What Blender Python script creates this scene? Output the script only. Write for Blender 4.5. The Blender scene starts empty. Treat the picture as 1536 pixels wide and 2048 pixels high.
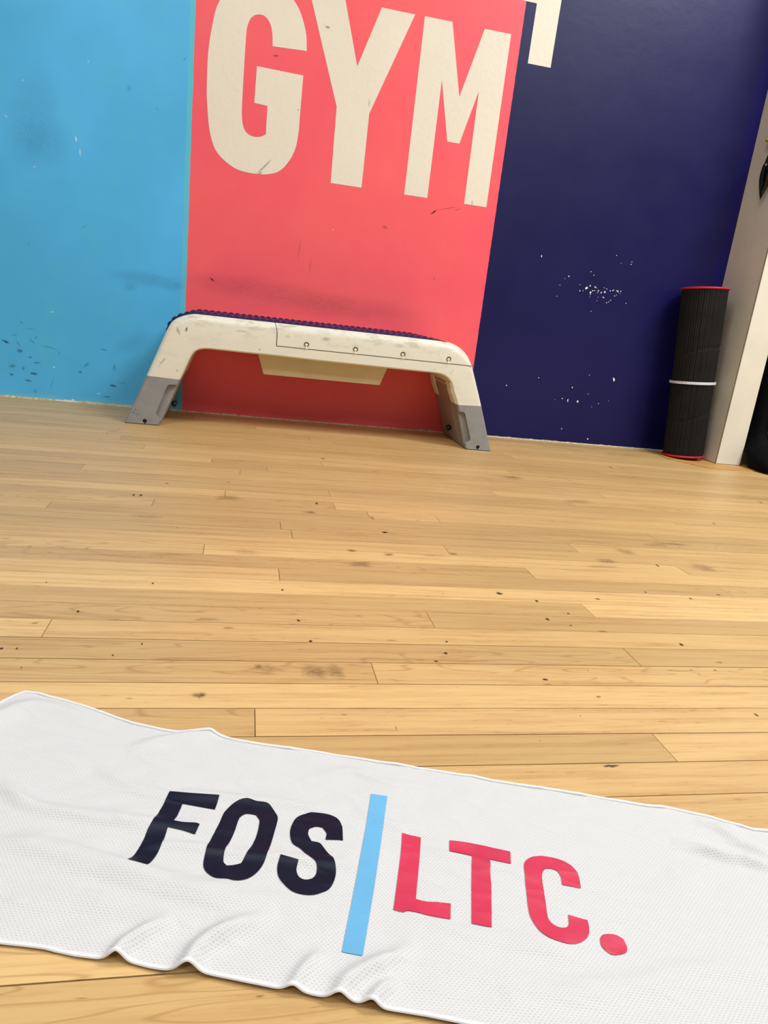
import bpy, bmesh, math, random
from mathutils import Vector, Matrix, noise
random.seed(4)
SC = bpy.context.scene
COL = SC.collection

# ------------------------------------------------------------------ camera
cd = bpy.data.cameras.new('camera')
cd.sensor_fit = 'HORIZONTAL'; cd.sensor_width = 36.0; cd.lens = 36.0 * 1420 / 1536
cd.clip_start = 0.01
cam = bpy.data.objects.new('camera', cd); COL.objects.link(cam)
cam.matrix_world = Matrix(((0.977382, -0.056071, -0.203914, 0.0), (-0.179456, 0.29027, -0.939968, -2.4292), (0.111895, 0.955301, 0.273642, 0.4), (0, 0, 0, 1)))
SC.camera = cam

# ------------------------------------------------------------------ light and exposure
SC.view_settings.view_transform = 'Standard'
SC.view_settings.look = 'None'
SC.view_settings.gamma = 1.0
SC.view_settings.use_curve_mapping = False
SC.view_settings.exposure = 0.14
CEIL = 2.75
wd = bpy.data.worlds.new('world'); SC.world = wd; wd.use_nodes = True
wd.node_tree.nodes['Background'].inputs[0].default_value = (0.95, 0.98, 1.0, 1)
wd.node_tree.nodes['Background'].inputs[1].default_value = 0.02
# ceiling light panels of the room (x, y, size x, size y, watts)
PANELS = [(2.1, -1.55, 1.2, 0.6, 78), (-0.7, -2.1, 1.2, 0.6, 32), (1.9, -3.6, 1.2, 0.6, 34), (-0.7, -3.6, 1.2, 0.6, 14)]
for (x, y, sx, sy, w) in PANELS:
    ld = bpy.data.lights.new('ceiling_lamp', 'AREA'); ld.shape = 'RECTANGLE'; ld.size = sx; ld.size_y = sy
    ld.energy = w; ld.color = (0.90, 0.97, 1.06)
    lo = bpy.data.objects.new('ceiling_lamp', ld); COL.objects.link(lo); lo.location = (x, y, CEIL - 0.05)

# ------------------------------------------------------------------ helpers
def obj(name, bm, mat=None, parent=None, smooth=False, recalc=False):
    if recalc: bmesh.ops.recalc_face_normals(bm, faces=bm.faces)
    me = bpy.data.meshes.new(name); bm.to_mesh(me); bm.free()
    o = bpy.data.objects.new(name, me); COL.objects.link(o)
    for m in (mat if isinstance(mat, (list, tuple)) else [mat]):
        if m: me.materials.append(m)
    if smooth:
        for p in me.polygons: p.use_smooth = True
        me.set_sharp_from_angle(angle=math.radians(smooth if smooth is not True else 40))
    if parent: o.parent = parent
    return o
def empty(name, loc=(0, 0, 0)):
    o = bpy.data.objects.new(name, None); COL.objects.link(o); o.location = loc; return o
def tag(o, label, cat, group=None):
    o['label'] = label; o['category'] = cat
    if group: o['group'] = group
    return o
def struct(name, bm, mat, **k):
    o = obj(name, bm, mat, **k); o['kind'] = 'structure'; return o
def box(bm, x0, x1, y0, y1, z0, z1, mi=0):
    v = [bm.verts.new((x, y, z)) for z in (z0, z1) for y in (y0, y1) for x in (x0, x1)]
    for f in ((0,2,3,1),(4,5,7,6),(0,1,5,4),(2,6,7,3),(0,4,6,2),(1,3,7,5)):
        bm.faces.new([v[i] for i in f]).material_index = mi
    return v
def tube(bm, pts, r, n=8, flat=1.0, caps=True):
    pts = [Vector(p) for p in pts]; rings = []
    for i, p in enumerate(pts):
        d = (pts[min(i+1, len(pts)-1)] - pts[max(i-1, 0)]).normalized()
        up = Vector((0, 0, 1)) if abs(d.z) < .9 else Vector((0, 1, 0))
        a = d.cross(up).normalized(); b = a.cross(d)
        rr = r[i] if isinstance(r, (list, tuple)) else r
        rings.append([bm.verts.new(p + a*rr*math.cos(2*math.pi*k/n) + b*rr*flat*math.sin(2*math.pi*k/n)) for k in range(n)])
    for A, B in zip(rings, rings[1:]):
        for k in range(n): bm.faces.new((A[k], A[(k+1) % n], B[(k+1) % n], B[k]))
    if caps:
        bm.faces.new(rings[0]); bm.faces.new(rings[-1][::-1])
def cyl(bm, p0, p1, r, n=20, r1=None):
    tube(bm, [p0, p1], [r, r if r1 is None else r1], n)
def prism(bm, poly, axis, a, b):
    """closed polygon of 2-D points extruded between a and b along the axis"""
    def P(p, t): return (p[0], t, p[1]) if axis == 1 else (p[0], p[1], t) if axis == 2 else (t, p[0], p[1])
    A = [bm.verts.new(P(p, a)) for p in poly]; B = [bm.verts.new(P(p, b)) for p in poly]
    n = len(poly)
    bm.faces.new(A); bm.faces.new(B[::-1])
    for i in range(n): bm.faces.new((A[i], B[i], B[(i+1) % n], A[(i+1) % n]))
def carve(o, cutter_bm, op='DIFFERENCE'):
    bmesh.ops.recalc_face_normals(cutter_bm, faces=cutter_bm.faces)
    c = obj('cutter', cutter_bm); c.parent = o.parent
    m = o.modifiers.new('b', 'BOOLEAN'); m.operation = op; m.object = c; m.solver = 'EXACT'
    dg = bpy.context.evaluated_depsgraph_get()
    me = bpy.data.meshes.new_from_object(o.evaluated_get(dg))
    o.modifiers.clear(); old = o.data; o.data = me; me.name = old.name
    bpy.data.objects.remove(c)
def bevel(o, w, seg=2, ang=35):
    m = o.modifiers.new('bevel', 'BEVEL'); m.width = w; m.segments = seg; m.limit_method = 'ANGLE'; m.angle_limit = math.radians(ang)
def smoothpoly(P, sub=5, corner=42):
    n = len(P); P = [Vector(p) for p in P]; out = []
    def isc(i):
        a = P[i] - P[i-1]; b = P[(i+1) % n] - P[i]
        return a.angle(b) > math.radians(corner)
    C = [isc(i) for i in range(n)]
    for i in range(n):
        p1, p2 = P[i], P[(i+1) % n]; L = (p2-p1).length
        t1 = (p2-p1) if C[i] else (p2 - P[i-1]) * .5
        t2 = (p2-p1) if C[(i+1) % n] else (P[(i+2) % n] - p1) * .5
        if t1.length > L: t1 = t1.normalized()*L
        if t2.length > L: t2 = t2.normalized()*L
        s = 1 if (C[i] and C[(i+1) % n]) else sub
        for k in range(s):
            t = k/s
            out.append(p1*(2*t**3-3*t**2+1) + t1*(t**3-2*t**2+t) + p2*(-2*t**3+3*t**2) + t2*(t**3-t**2))
    return out
def flatshape(bm, loops, make):
    """fill polygon loops (outer, holes) given as 2-D points"""
    ed = []
    for L in loops:
        vs = [bm.verts.new(make(p)) for p in L]
        for i in range(len(vs)): ed.append(bm.edges.new((vs[i], vs[(i+1) % len(vs)])))
    bmesh.ops.triangle_fill(bm, edges=ed, use_beauty=True, use_dissolve=False)
def resample(P, n):
    P = [Vector(p) for p in P]; d = [0]
    for a, b in zip(P, P[1:]): d.append(d[-1] + (b-a).length)
    out = []; j = 0
    for i in range(n):
        t = d[-1]*i/(n-1)
        while j < len(d)-2 and d[j+1] < t: j += 1
        k = (t-d[j])/max(1e-9, d[j+1]-d[j]); out.append(P[j].lerp(P[j+1], k))
    return out

# ------------------------------------------------------------------ materials
class NT:
    def __init__(s, name):
        s.m = bpy.data.materials.new(name); s.m.use_nodes = True; s.t = s.m.node_tree
        s.b = s.t.nodes['Principled BSDF']
    def n(s, typ, ins=None, **kw):
        nd = s.t.nodes.new(typ)
        for k, v in kw.items(): setattr(nd, k, v)
        for k, v in (ins or {}).items():
            if isinstance(v, bpy.types.NodeSocket): s.t.links.new(v, nd.inputs[k])
            else: nd.inputs[k].default_value = v
        return nd
    def math(s, op, a, b=0.0, c=0.0):
        return s.n('ShaderNodeMath', {0: a, 1: b, 2: c}, operation=op).outputs[0]
    def mix(s, f, a, b, mode='MIX'):
        nd = s.n('ShaderNodeMix', data_type='RGBA', blend_type=mode)
        for i, v in ((0, f), (6, a), (7, b)):
            if isinstance(v, bpy.types.NodeSocket): s.t.links.new(v, nd.inputs[i])
            else: nd.inputs[i].default_value = v if i == 0 else (*v[:3], 1)
        return nd.outputs[2]
    def ramp(s, f, *stops):
        nd = s.n('ShaderNodeValToRGB', {0: f}); e = nd.color_ramp.elements
        while len(e) < len(stops): e.new(.5)
        for i, (p, c) in enumerate(stops): e[i].position = p; e[i].color = (*c, 1) if len(c) == 3 else c
        return nd.outputs[0]
    def pos(s): return s.n('ShaderNodeTexCoord').outputs['Object']
    def noise(s, vec, scale, detail=3, rough=.5, dist=0):
        return s.n('ShaderNodeTexNoise', {'Vector': vec, 'Scale': scale, 'Detail': detail, 'Roughness': rough, 'Distortion': dist}).outputs['Fac']
    def mapping(s, vec, sc):
        return s.n('ShaderNodeMapping', {'Vector': vec, 'Scale': sc}).outputs[0]
    def link(s, a, k): s.t.links.new(a, s.b.inputs[k])
    def bump(s, h, dist, strength=1.0):
        o = s.n('ShaderNodeBump', {'Height': h, 'Distance': dist, 'Strength': strength}).outputs[0]; s.link(o, 'Normal')
def lin(r, g, b):
    f = lambda c: c/12.92 if c <= .04045 else ((c+.055)/1.055)**2.4
    return (f(r/255), f(g/255), f(b/255))
def basic(name, col, rough=.5, var=.06, vscale=30, bump=0, metal=0, spec=.5, coat=0):
    t = NT(name); nz = t.noise(t.pos(), vscale, 4)
    dk = tuple(c*(1-var*2) for c in col); lt = tuple(min(1, c*(1+var)) for c in col)
    t.link(t.ramp(nz, (.3, dk), (.7, lt)), 'Base Color')
    t.b.inputs['Roughness'].default_value = rough; t.b.inputs['Metallic'].default_value = metal
    t.b.inputs['Specular IOR Level'].default_value = spec; t.b.inputs['Coat Weight'].default_value = coat
    if bump: t.bump(t.noise(t.pos(), vscale*8, 3), bump)
    return t.m
CYAN = lin(84, 172, 212); PINK = lin(250, 92, 98); NAVY = lin(34, 31, 80); CREAM = lin(232, 224, 198)

# painted wall: colour fields meet at upright edges
t = NT('painted_wall'); P = t.pos(); sx = t.n('ShaderNodeSeparateXYZ', {0: P}); X, Z = sx.outputs[0], sx.outputs[2]
n1 = t.noise(P, 1.6, 4, .6); n2 = t.noise(P, 9, 4, .6); nf = t.noise(P, 60, 2)
wob = t.math('MULTIPLY', t.math('SUBTRACT', t.noise(P, 45, 3), .5), .004)
Xw = t.math('ADD', X, wob)
ss = lambda e0, e1, v: t.n('ShaderNodeMapRange', {'Value': v, 'From Min': e0, 'From Max': e1}, interpolation_type='SMOOTHSTEP').outputs[0]
cy = t.mix(ss(.35, .7, n1), lin(79, 178, 226), lin(89, 190, 246))
cy = t.mix(t.math('MULTIPLY', ss(.5, .75, n2), .35), cy, lin(86, 190, 214))
edge = t.math('MULTIPLY', ss(-.212, -.206, Xw), .7)
cy = t.mix(edge, cy, lin(96, 196, 206))
lowb = t.math('MULTIPLY', t.math('SUBTRACT', 1.0, ss(.008, .045, t.math('ADD', Z, t.math('MULTIPLY', n2, .03)))), .6)
cy = t.mix(lowb, cy, lin(120, 196, 206))
pk = t.mix(ss(.3, .7, n1), lin(243, 90, 104), lin(250, 102, 102))
pk = t.mix(t.math('MULTIPLY', ss(.5, .8, n2), .2), pk, lin(250, 118, 112))
nv = t.mix(ss(.3, .7, n1), lin(13, 13, 68), lin(19, 19, 76))
nv = t.mix(t.math('MULTIPLY', ss(1.61, 1.655, Xw), .6), nv, lin(22, 14, 110))
c = t.mix(t.math('GREATER_THAN', Xw, -.1935), cy, pk)
c = t.mix(t.math('GREATER_THAN', t.math('ADD', X, t.math('MULTIPLY', wob, .7)), .785), c, nv)
t.link(c, 'Base Color')
t.link(t.n('ShaderNodeMapRange', {'Value': n2, 'To Min': .32, 'To Max': .48}).outputs[0], 'Roughness')
t.b.inputs['Specular IOR Level'].default_value = .3
t.bump(t.math('ADD', t.math('MULTIPLY', n2, .6), t.math('MULTIPLY', nf, .08)), .003, .5)
M_WALL = t.m
def lettering(name, col):
    t = NT(name); P = t.pos(); n1 = t.noise(P, 3, 4, .6)
    t.link(t.mix(n1, tuple(v*.9 for v in col), tuple(min(1, v*1.04) for v in col)), 'Base Color')
    t.b.inputs['Roughness'].default_value = .42; t.b.inputs['Specular IOR Level'].default_value = .35
    t.bump(t.noise(P, 50, 3), .002, .5); return t.m
M_LET = lettering('cream_letter_paint', lin(234, 226, 204))
M_CREAMWALL = basic('cream_wall_paint', lin(226, 218, 196), .45, .04, 8, .0004)
M_ROOMWALL = basic('grey_low_bounce_paint', (.34, .35, .37), .6, .04, 8)  # unseen room walls, their grey chosen to cut bounced light
M_WHITE = basic('white_casing', lin(226, 220, 200), .35, .03, 12)
M_CEIL = basic('ceiling_white', (.8, .79, .76), .8)

# boards
t = NT('maple_boards'); P = t.pos()
at = t.n('ShaderNodeAttribute', attribute_name='tone'); sep = t.n('ShaderNodeSeparateColor', {0: at.outputs['Color']})
tone, off, fig = sep.outputs[0], sep.outputs[1], sep.outputs[2]
sp = t.n('ShaderNodeSeparateXYZ', {0: P})
V = t.n('ShaderNodeCombineXYZ', {0: t.math('ADD', sp.outputs[0], t.math('MULTIPLY', off, 37.0)), 1: t.math('ADD', sp.outputs[1], t.math('MULTIPLY', off, 11.0)), 2: t.math('MULTIPLY', off, 5.0)}).outputs[0]
g1 = t.noise(t.mapping(V, (1.6, 34, 1)), 3.0, 5, .6, .4)
g2 = t.noise(t.mapping(V, (7, 150, 1)), 3.0, 3, .55)
g3 = t.noise(t.mapping(V, (1.2, 6, 1)), 3.0, 4, .6, .3)
wv = t.noise(t.mapping(V, (1.3, 9, 1)), 2.2, 2, .4, .35)
rings = t.math('FRACT', t.math('MULTIPLY', wv, 17.0))
rl = t.n('ShaderNodeMapRange', {'Value': t.math('ABSOLUTE', t.math('SUBTRACT', rings, .5)), 'From Min': .0, 'From Max': .11, 'To Min': 1.0, 'To Max': 0.0}).outputs[0]
ringamt = t.math('MULTIPLY', t.math('MULTIPLY', rl, fig), .42)
fl_ = t.noise(t.mapping(V, (26, 240, 1)), 2.0, 2, .6)
fleck = t.n('ShaderNodeMapRange', {'Value': t.math('MULTIPLY', fl_, t.math('ADD', g1, .5)), 'From Min': .66, 'From Max': .80, 'To Max': .6}).outputs[0]
blot = t.noise(t.mapping(V, (3.0, 20, 1)), 4.0, 5, .7, .6)
blotf = t.n('ShaderNodeMapRange', {'Value': blot, 'From Min': .6, 'From Max': .8, 'To Max': .5}).outputs[0]
base = t.ramp(tone, (0.0, lin(186, 152, 98)), (.3, lin(203, 166, 108)), (.6, lin(210, 173, 114)), (1.0, lin(219, 182, 120)))
c = t.mix(t.n('ShaderNodeMapRange', {'Value': g1, 'From Min': .45, 'From Max': .75, 'To Max': .42}).outputs[0], base, lin(186, 138, 84), 'MULTIPLY')
c = t.mix(t.n('ShaderNodeMapRange', {'Value': g2, 'From Min': .5, 'From Max': .75, 'To Max': .4}).outputs[0], c, lin(178, 132, 80))
c = t.mix(t.n('ShaderNodeMapRange', {'Value': g3, 'From Min': .52, 'From Max': .75, 'To Max': .35}).outputs[0], c, lin(182, 142, 88))
c = t.mix(blotf, c, lin(166, 124, 70))
c = t.mix(fleck, c, lin(140, 96, 50))
c = t.mix(ringamt, c, lin(140, 92, 44))
t.link(c, 'Base Color')
t.link(t.n('ShaderNodeMapRange', {'Value': g1, 'To Min': .36, 'To Max': .5}).outputs[0], 'Roughness')
t.b.inputs['Specular IOR Level'].default_value = .4
t.bump(t.math('ADD', g2, g1), .0006, .4)
M_FLOOR = t.m
M_GAP = basic('board_gap_dark', lin(52, 32, 14), .9)

def decal(name, col):
    t = NT(name); a = t.n('ShaderNodeAttribute', attribute_name='fade').outputs['Fac']
    nz = t.noise(t.pos(), 160, 3)
    f = t.math('MULTIPLY', a, t.n('ShaderNodeMapRange', {'Value': nz, 'From Min': .3, 'From Max': .6, 'To Min': .35}).outputs[0])
    t.b.inputs['Base Color'].default_value = (*col, 1); t.b.inputs['Roughness'].default_value = .6
    t.link(t.n('ShaderNodeClamp', {0: f}).outputs[0], 'Alpha'); return t.m
M_SCUFF = decal('scuff_dirt', lin(34, 30, 40)); M_CHIP_GLINT = basic('plaster_and_glint', lin(236, 234, 226), .8); M_KNOT = decal('board_stain', lin(62, 38, 14))
def fadefan(bm, lay, c, u, v, al, make, jag=0, n=14):
    cv = bm.verts.new(make(c[0], c[1])); cv[lay] = al
    r0 = []; r1 = []
    for k in range(n):
        a = 2*math.pi*k/n; j = 1 + random.uniform(-jag, jag)
        ca, sa = math.cos(a)*j, math.sin(a)*j
        m = bm.verts.new(make(c[0]+.5*(u[0]*ca+v[0]*sa), c[1]+.5*(u[1]*ca+v[1]*sa))); m[lay] = al*.75
        e = bm.verts.new(make(c[0]+1.15*(u[0]*ca+v[0]*sa), c[1]+1.15*(u[1]*ca+v[1]*sa))); e[lay] = 0
        r0.append(m); r1.append(e)
    for k in range(n):
        q = (k+1) % n
        bm.faces.new((cv, r0[k], r0[q])); bm.faces.new((r0[k], r1[k], r1[q], r0[q]))

# towel cloth (UV in metres)
def clothmat(name, col, rough, holes, spec=.3):
    t = NT(name); uv = t.n('ShaderNodeUVMap').outputs[0]; s = t.n('ShaderNodeSeparateXYZ', {0: uv})
    U, W = s.outputs[0], s.outputs[1]
    row = t.math('MULTIPLY', W, 1/.0017); ri = t.math('FLOOR', row)
    uu = t.math('ADD', t.math('MULTIPLY', U, 1/.0030), t.math('MULTIPLY', t.math('MODULO', ri, 2.0), .5))
    a = t.math('ABSOLUTE', t.math('SUBTRACT', t.math('FRACT', uu), .5)); b = t.math('ABSOLUTE', t.math('SUBTRACT', t.math('FRACT', row), .5))
    d = t.math('SQRT', t.math('ADD', t.math('POWER', t.math('MULTIPLY', a, 2.6), 2.0), t.math('POWER', t.math('MULTIPLY', b, 3.2), 2.0)))
    h = t.n('ShaderNodeMapRange', {'Value': d, 'From Min': .25, 'From Max': .9}, interpolation_type='SMOOTHSTEP').outputs[0]
    nz = t.noise(t.pos(), 14, 3)
    if holes: c = t.mix(h, tuple(v*.87 for v in col), col)
    else: c = t.mix(nz, tuple(v*.8 for v in col), tuple(v*1.15 for v in col))
    t.link(c, 'Base Color'); t.b.inputs['Roughness'].default_value = rough; t.b.inputs['Specular IOR Level'].default_value = spec
    t.b.inputs['Sheen Weight'].default_value = .1 if holes else 0
    t.bump(h, .0005 if holes else .00008, .5)
    return t.m
M_TOWEL = clothmat('white_mesh_fabric', (.585, .572, .54), .85, True, .2)
M_HEM = basic('white_hem_thread', (.66, .65, .625), .8, .02, 200)
M_TNAVY = clothmat('navy_print', lin(7, 13, 33), .48, False, .22)
M_TBLUE = clothmat('sky_blue_print', lin(100, 166, 202), .5, False, .3)
M_TRED = clothmat('coral_print', lin(200, 52, 78), .45, False, .35)

# bench plastics
t = NT('cream_plastic'); P = t.pos(); sx = t.n('ShaderNodeSeparateXYZ', {0: P})
g = t.noise(t.mapping(P, (1, 1, 2.5)), 16, 6, .7); dirt = t.math('MULTIPLY', t.n('ShaderNodeMapRange', {'Value': g, 'From Min': .5, 'From Max': .75}).outputs[0],
    t.n('ShaderNodeMapRange', {'Value': sx.outputs[2], 'From Min': .27, 'From Max': .32, 'To Min': .15, 'To Max': .85}).outputs[0])
t.link(t.mix(dirt, lin(228, 224, 203), lin(140, 128, 98)), 'Base Color')
t.b.inputs['Roughness'].default_value = .38; t.b.inputs['Specular IOR Level'].default_value = .45
M_SHELL = t.m
M_GRAY = basic('grey_plastic', lin(144, 143, 139), .45, .05, 30, .0002)
M_GRAYIN = basic('grey_inner_plastic', lin(150, 136, 130), .5, .04, 20)
M_BLACK = basic('black_plastic', lin(14, 14, 16), .4)
M_SEAM = basic('seam_shadow_gap', lin(70, 66, 52), .8)
M_PAD = basic('navy_rubber_pad', lin(34, 26, 74), .35, .1, 40, 0, 0, .45)
M_TRAY = basic('beige_plastic', lin(214, 198, 158), .5, .03, 20)

# mat foam
t = NT('ribbed_black_foam'); t.link(t.ramp(t.noise(t.pos(), 25, 4), (.3, lin(20, 19, 16)), (.7, lin(29, 27, 23))), 'Base Color')
t.b.inputs['Roughness'].default_value = .75; t.b.inputs['Specular IOR Level'].default_value = .2; t.bump(t.noise(t.pos(), 500, 2), .0004, .4); M_FOAM = t.m
M_REDFOAM = basic('red_foam_layer', lin(200, 12, 34), .6, .08, 60)
M_BAND = basic('white_elastic_band', lin(214, 214, 214), .6, .05, 100)
M_BAGC = basic('black_nylon', lin(4, 4, 5), .7, .2, 50, .0008, 0, .08)
M_GLOSS = basic('glossy_black_rubber', lin(10, 8, 9), .12, .1, 30)
M_CORD = basic('silver_cord', lin(160, 160, 165), .4, .1, 80)
M_YEL = basic('yellow_rubber', lin(226, 170, 40), .4, .1, 60)
M_HOOK = basic('steel_hook', (.5, .5, .5), .3, .05, 30, 0, 1)

# ------------------------------------------------------------------ measured outlines (metres)
LET = {'F': [(-0.0398, -1.9204), (-0.0234, -1.9237), (-0.0001, -1.9273), (-0.0031, -1.9419), (-0.0175, -1.9371), (-0.0287, -1.9345), (-0.0332, -1.956), (-0.0263, -1.9579), (-0.0167, -1.9586), (-0.0137, -1.9599), (-0.0166, -1.9686), (-0.0257, -1.9649), (-0.0372, -1.9617), (-0.0405, -1.9814), (-0.047, -2.0005), (-0.061, -1.9959), (-0.0545, -1.977), (-0.0518, -1.963), (-0.0488, -1.9553), (-0.0436, -1.9349)], 'O': [(0.0226, -1.9322), (0.0292, -1.9347), (0.0395, -1.9377), (0.0457, -1.9494), (0.0461, -1.9557), (0.0412, -1.9764), (0.0352, -1.9983), (0.0298, -2.0084), (0.0221, -2.0147), (0.0139, -2.0166), (0.0082, -2.0143), (-0.0, -2.0128), (-0.006, -2.0062), (-0.0086, -2.0), (-0.0081, -1.9904), (-0.0055, -1.9777), (-0.0001, -1.9626), (0.0042, -1.9465), (0.0096, -1.9371), (0.0161, -1.9328)], 'Oi': [(0.0241, -1.9486), (0.0291, -1.9501), (0.0318, -1.9571), (0.0289, -1.9738), (0.0234, -1.9886), (0.0181, -1.9994), (0.013, -2.0005), (0.0078, -2.0005), (0.0054, -1.9965), (0.0061, -1.9876), (0.0124, -1.9691), (0.015, -1.9573), (0.017, -1.9523), (0.0205, -1.9489)], 'S': [(0.0952, -1.9812), (0.0818, -1.9795), (0.0832, -1.9727), (0.0807, -1.9661), (0.0758, -1.9649), (0.0705, -1.9671), (0.0688, -1.973), (0.0708, -1.9809), (0.0769, -1.9831), (0.0816, -1.9918), (0.0855, -2.0003), (0.0864, -2.0102), (0.0837, -2.0203), (0.0786, -2.0274), (0.0699, -2.0308), (0.0616, -2.0308), (0.0535, -2.0273), (0.0475, -2.0196), (0.0442, -2.0127), (0.044, -2.0041), (0.0466, -1.995), (0.0595, -2.0002), (0.0577, -2.0075), (0.0589, -2.0136), (0.0632, -2.0169), (0.0686, -2.0159), (0.072, -2.011), (0.0723, -2.0031), (0.0675, -1.9966), (0.062, -1.987), (0.0562, -1.981), (0.0549, -1.9713), (0.0573, -1.9613), (0.0622, -1.9522), (0.0706, -1.9484), (0.0743, -1.9479), (0.0874, -1.9506), (0.0943, -1.9558), (0.0965, -1.9653)], 'bar': [(0.1262, -1.9275), (0.1398, -1.9309), (0.1224, -1.9922), (0.1092, -2.0367), (0.0949, -2.083), (0.0821, -2.0784), (0.0975, -2.0278), (0.1145, -1.9702)], 'L': [(0.144, -1.9739), (0.1582, -1.9792), (0.1519, -2.001), (0.1404, -2.0389), (0.1483, -2.0422), (0.1644, -2.0452), (0.1606, -2.0583), (0.1467, -2.0547), (0.1372, -2.051), (0.1323, -2.0496), (0.1285, -2.05), (0.1223, -2.0473), (0.1308, -2.0202), (0.1382, -1.9959)], 'T': [(0.1801, -1.9849), (0.2008, -1.989), (0.2146, -1.9947), (0.2263, -1.9991), (0.2222, -2.0115), (0.2067, -2.0063), (0.2023, -2.0207), (0.1985, -2.0343), (0.1873, -2.0678), (0.1823, -2.0664), (0.1743, -2.0633), (0.1932, -2.0023), (0.1766, -1.9975)], 'C': [(0.2676, -2.0387), (0.2547, -2.0341), (0.2565, -2.0261), (0.2552, -2.0213), (0.2511, -2.0189), (0.2467, -2.0193), (0.2425, -2.0242), (0.2384, -2.037), (0.2342, -2.0519), (0.2309, -2.0634), (0.2321, -2.0688), (0.2362, -2.0718), (0.2409, -2.0717), (0.2441, -2.0688), (0.2471, -2.061), (0.26, -2.0659), (0.2572, -2.0741), (0.2524, -2.0806), (0.245, -2.0846), (0.2385, -2.0854), (0.2316, -2.0839), (0.2237, -2.0792), (0.2198, -2.0721), (0.2183, -2.0625), (0.2201, -2.0528), (0.2255, -2.0342), (0.2318, -2.0142), (0.2353, -2.0091), (0.2418, -2.0057), (0.2506, -2.0058), (0.2602, -2.0079), (0.267, -2.0124), (0.2711, -2.0208), (0.2711, -2.0281)], 'dot': [(0.2698, -2.0787), (0.2748, -2.0797), (0.2786, -2.0829), (0.2783, -2.0884), (0.2753, -2.0931), (0.2699, -2.0947), (0.2641, -2.0941), (0.2605, -2.0906), (0.2597, -2.0861), (0.2619, -2.0813), (0.2652, -2.079)]}
TOP = [(-0.2482, -1.8564), (-0.229, -1.8119), (-0.2082, -1.7845), (-0.1991, -1.7702), (-0.1908, -1.7646), (-0.1797, -1.7673), (-0.1516, -1.7799), (-0.1158, -1.8), (-0.0851, -1.8179), (-0.0554, -1.8295), (-0.0264, -1.8371), (-0.012, -1.8357), (-0.0004, -1.8406), (0.0134, -1.8479), (0.0702, -1.8629), (0.1598, -1.8888), (0.2479, -1.9137), (0.3009, -1.9287), (0.3216, -1.9356), (0.367, -1.95), (0.3971, -1.9578), (0.4253, -1.9681), (0.4559, -1.9858), (0.469, -1.9883), (0.5112, -2.0008), (0.5591, -2.0152)]
BOT = [(-0.1747, -2.0442), (-0.1479, -2.0491), (-0.1268, -2.0537), (-0.1148, -2.056), (-0.0996, -2.0594), (-0.081, -2.0658), (-0.0613, -2.0705), (-0.0564, -2.0706), (-0.0478, -2.0733), (-0.0356, -2.0778), (-0.0205, -2.0821), (-0.0131, -2.0824), (-0.0072, -2.0836), (0.0034, -2.0872), (0.0243, -2.094), (0.0421, -2.0991), (0.0509, -2.1012), (0.07, -2.1078), (0.0774, -2.1091), (0.0919, -2.1136), (0.1004, -2.1172), (0.1265, -2.124), (0.1521, -2.1319), (0.1972, -2.1452), (0.2527, -2.1614), (0.3075, -2.1768), (0.3603, -2.1932)]
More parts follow.
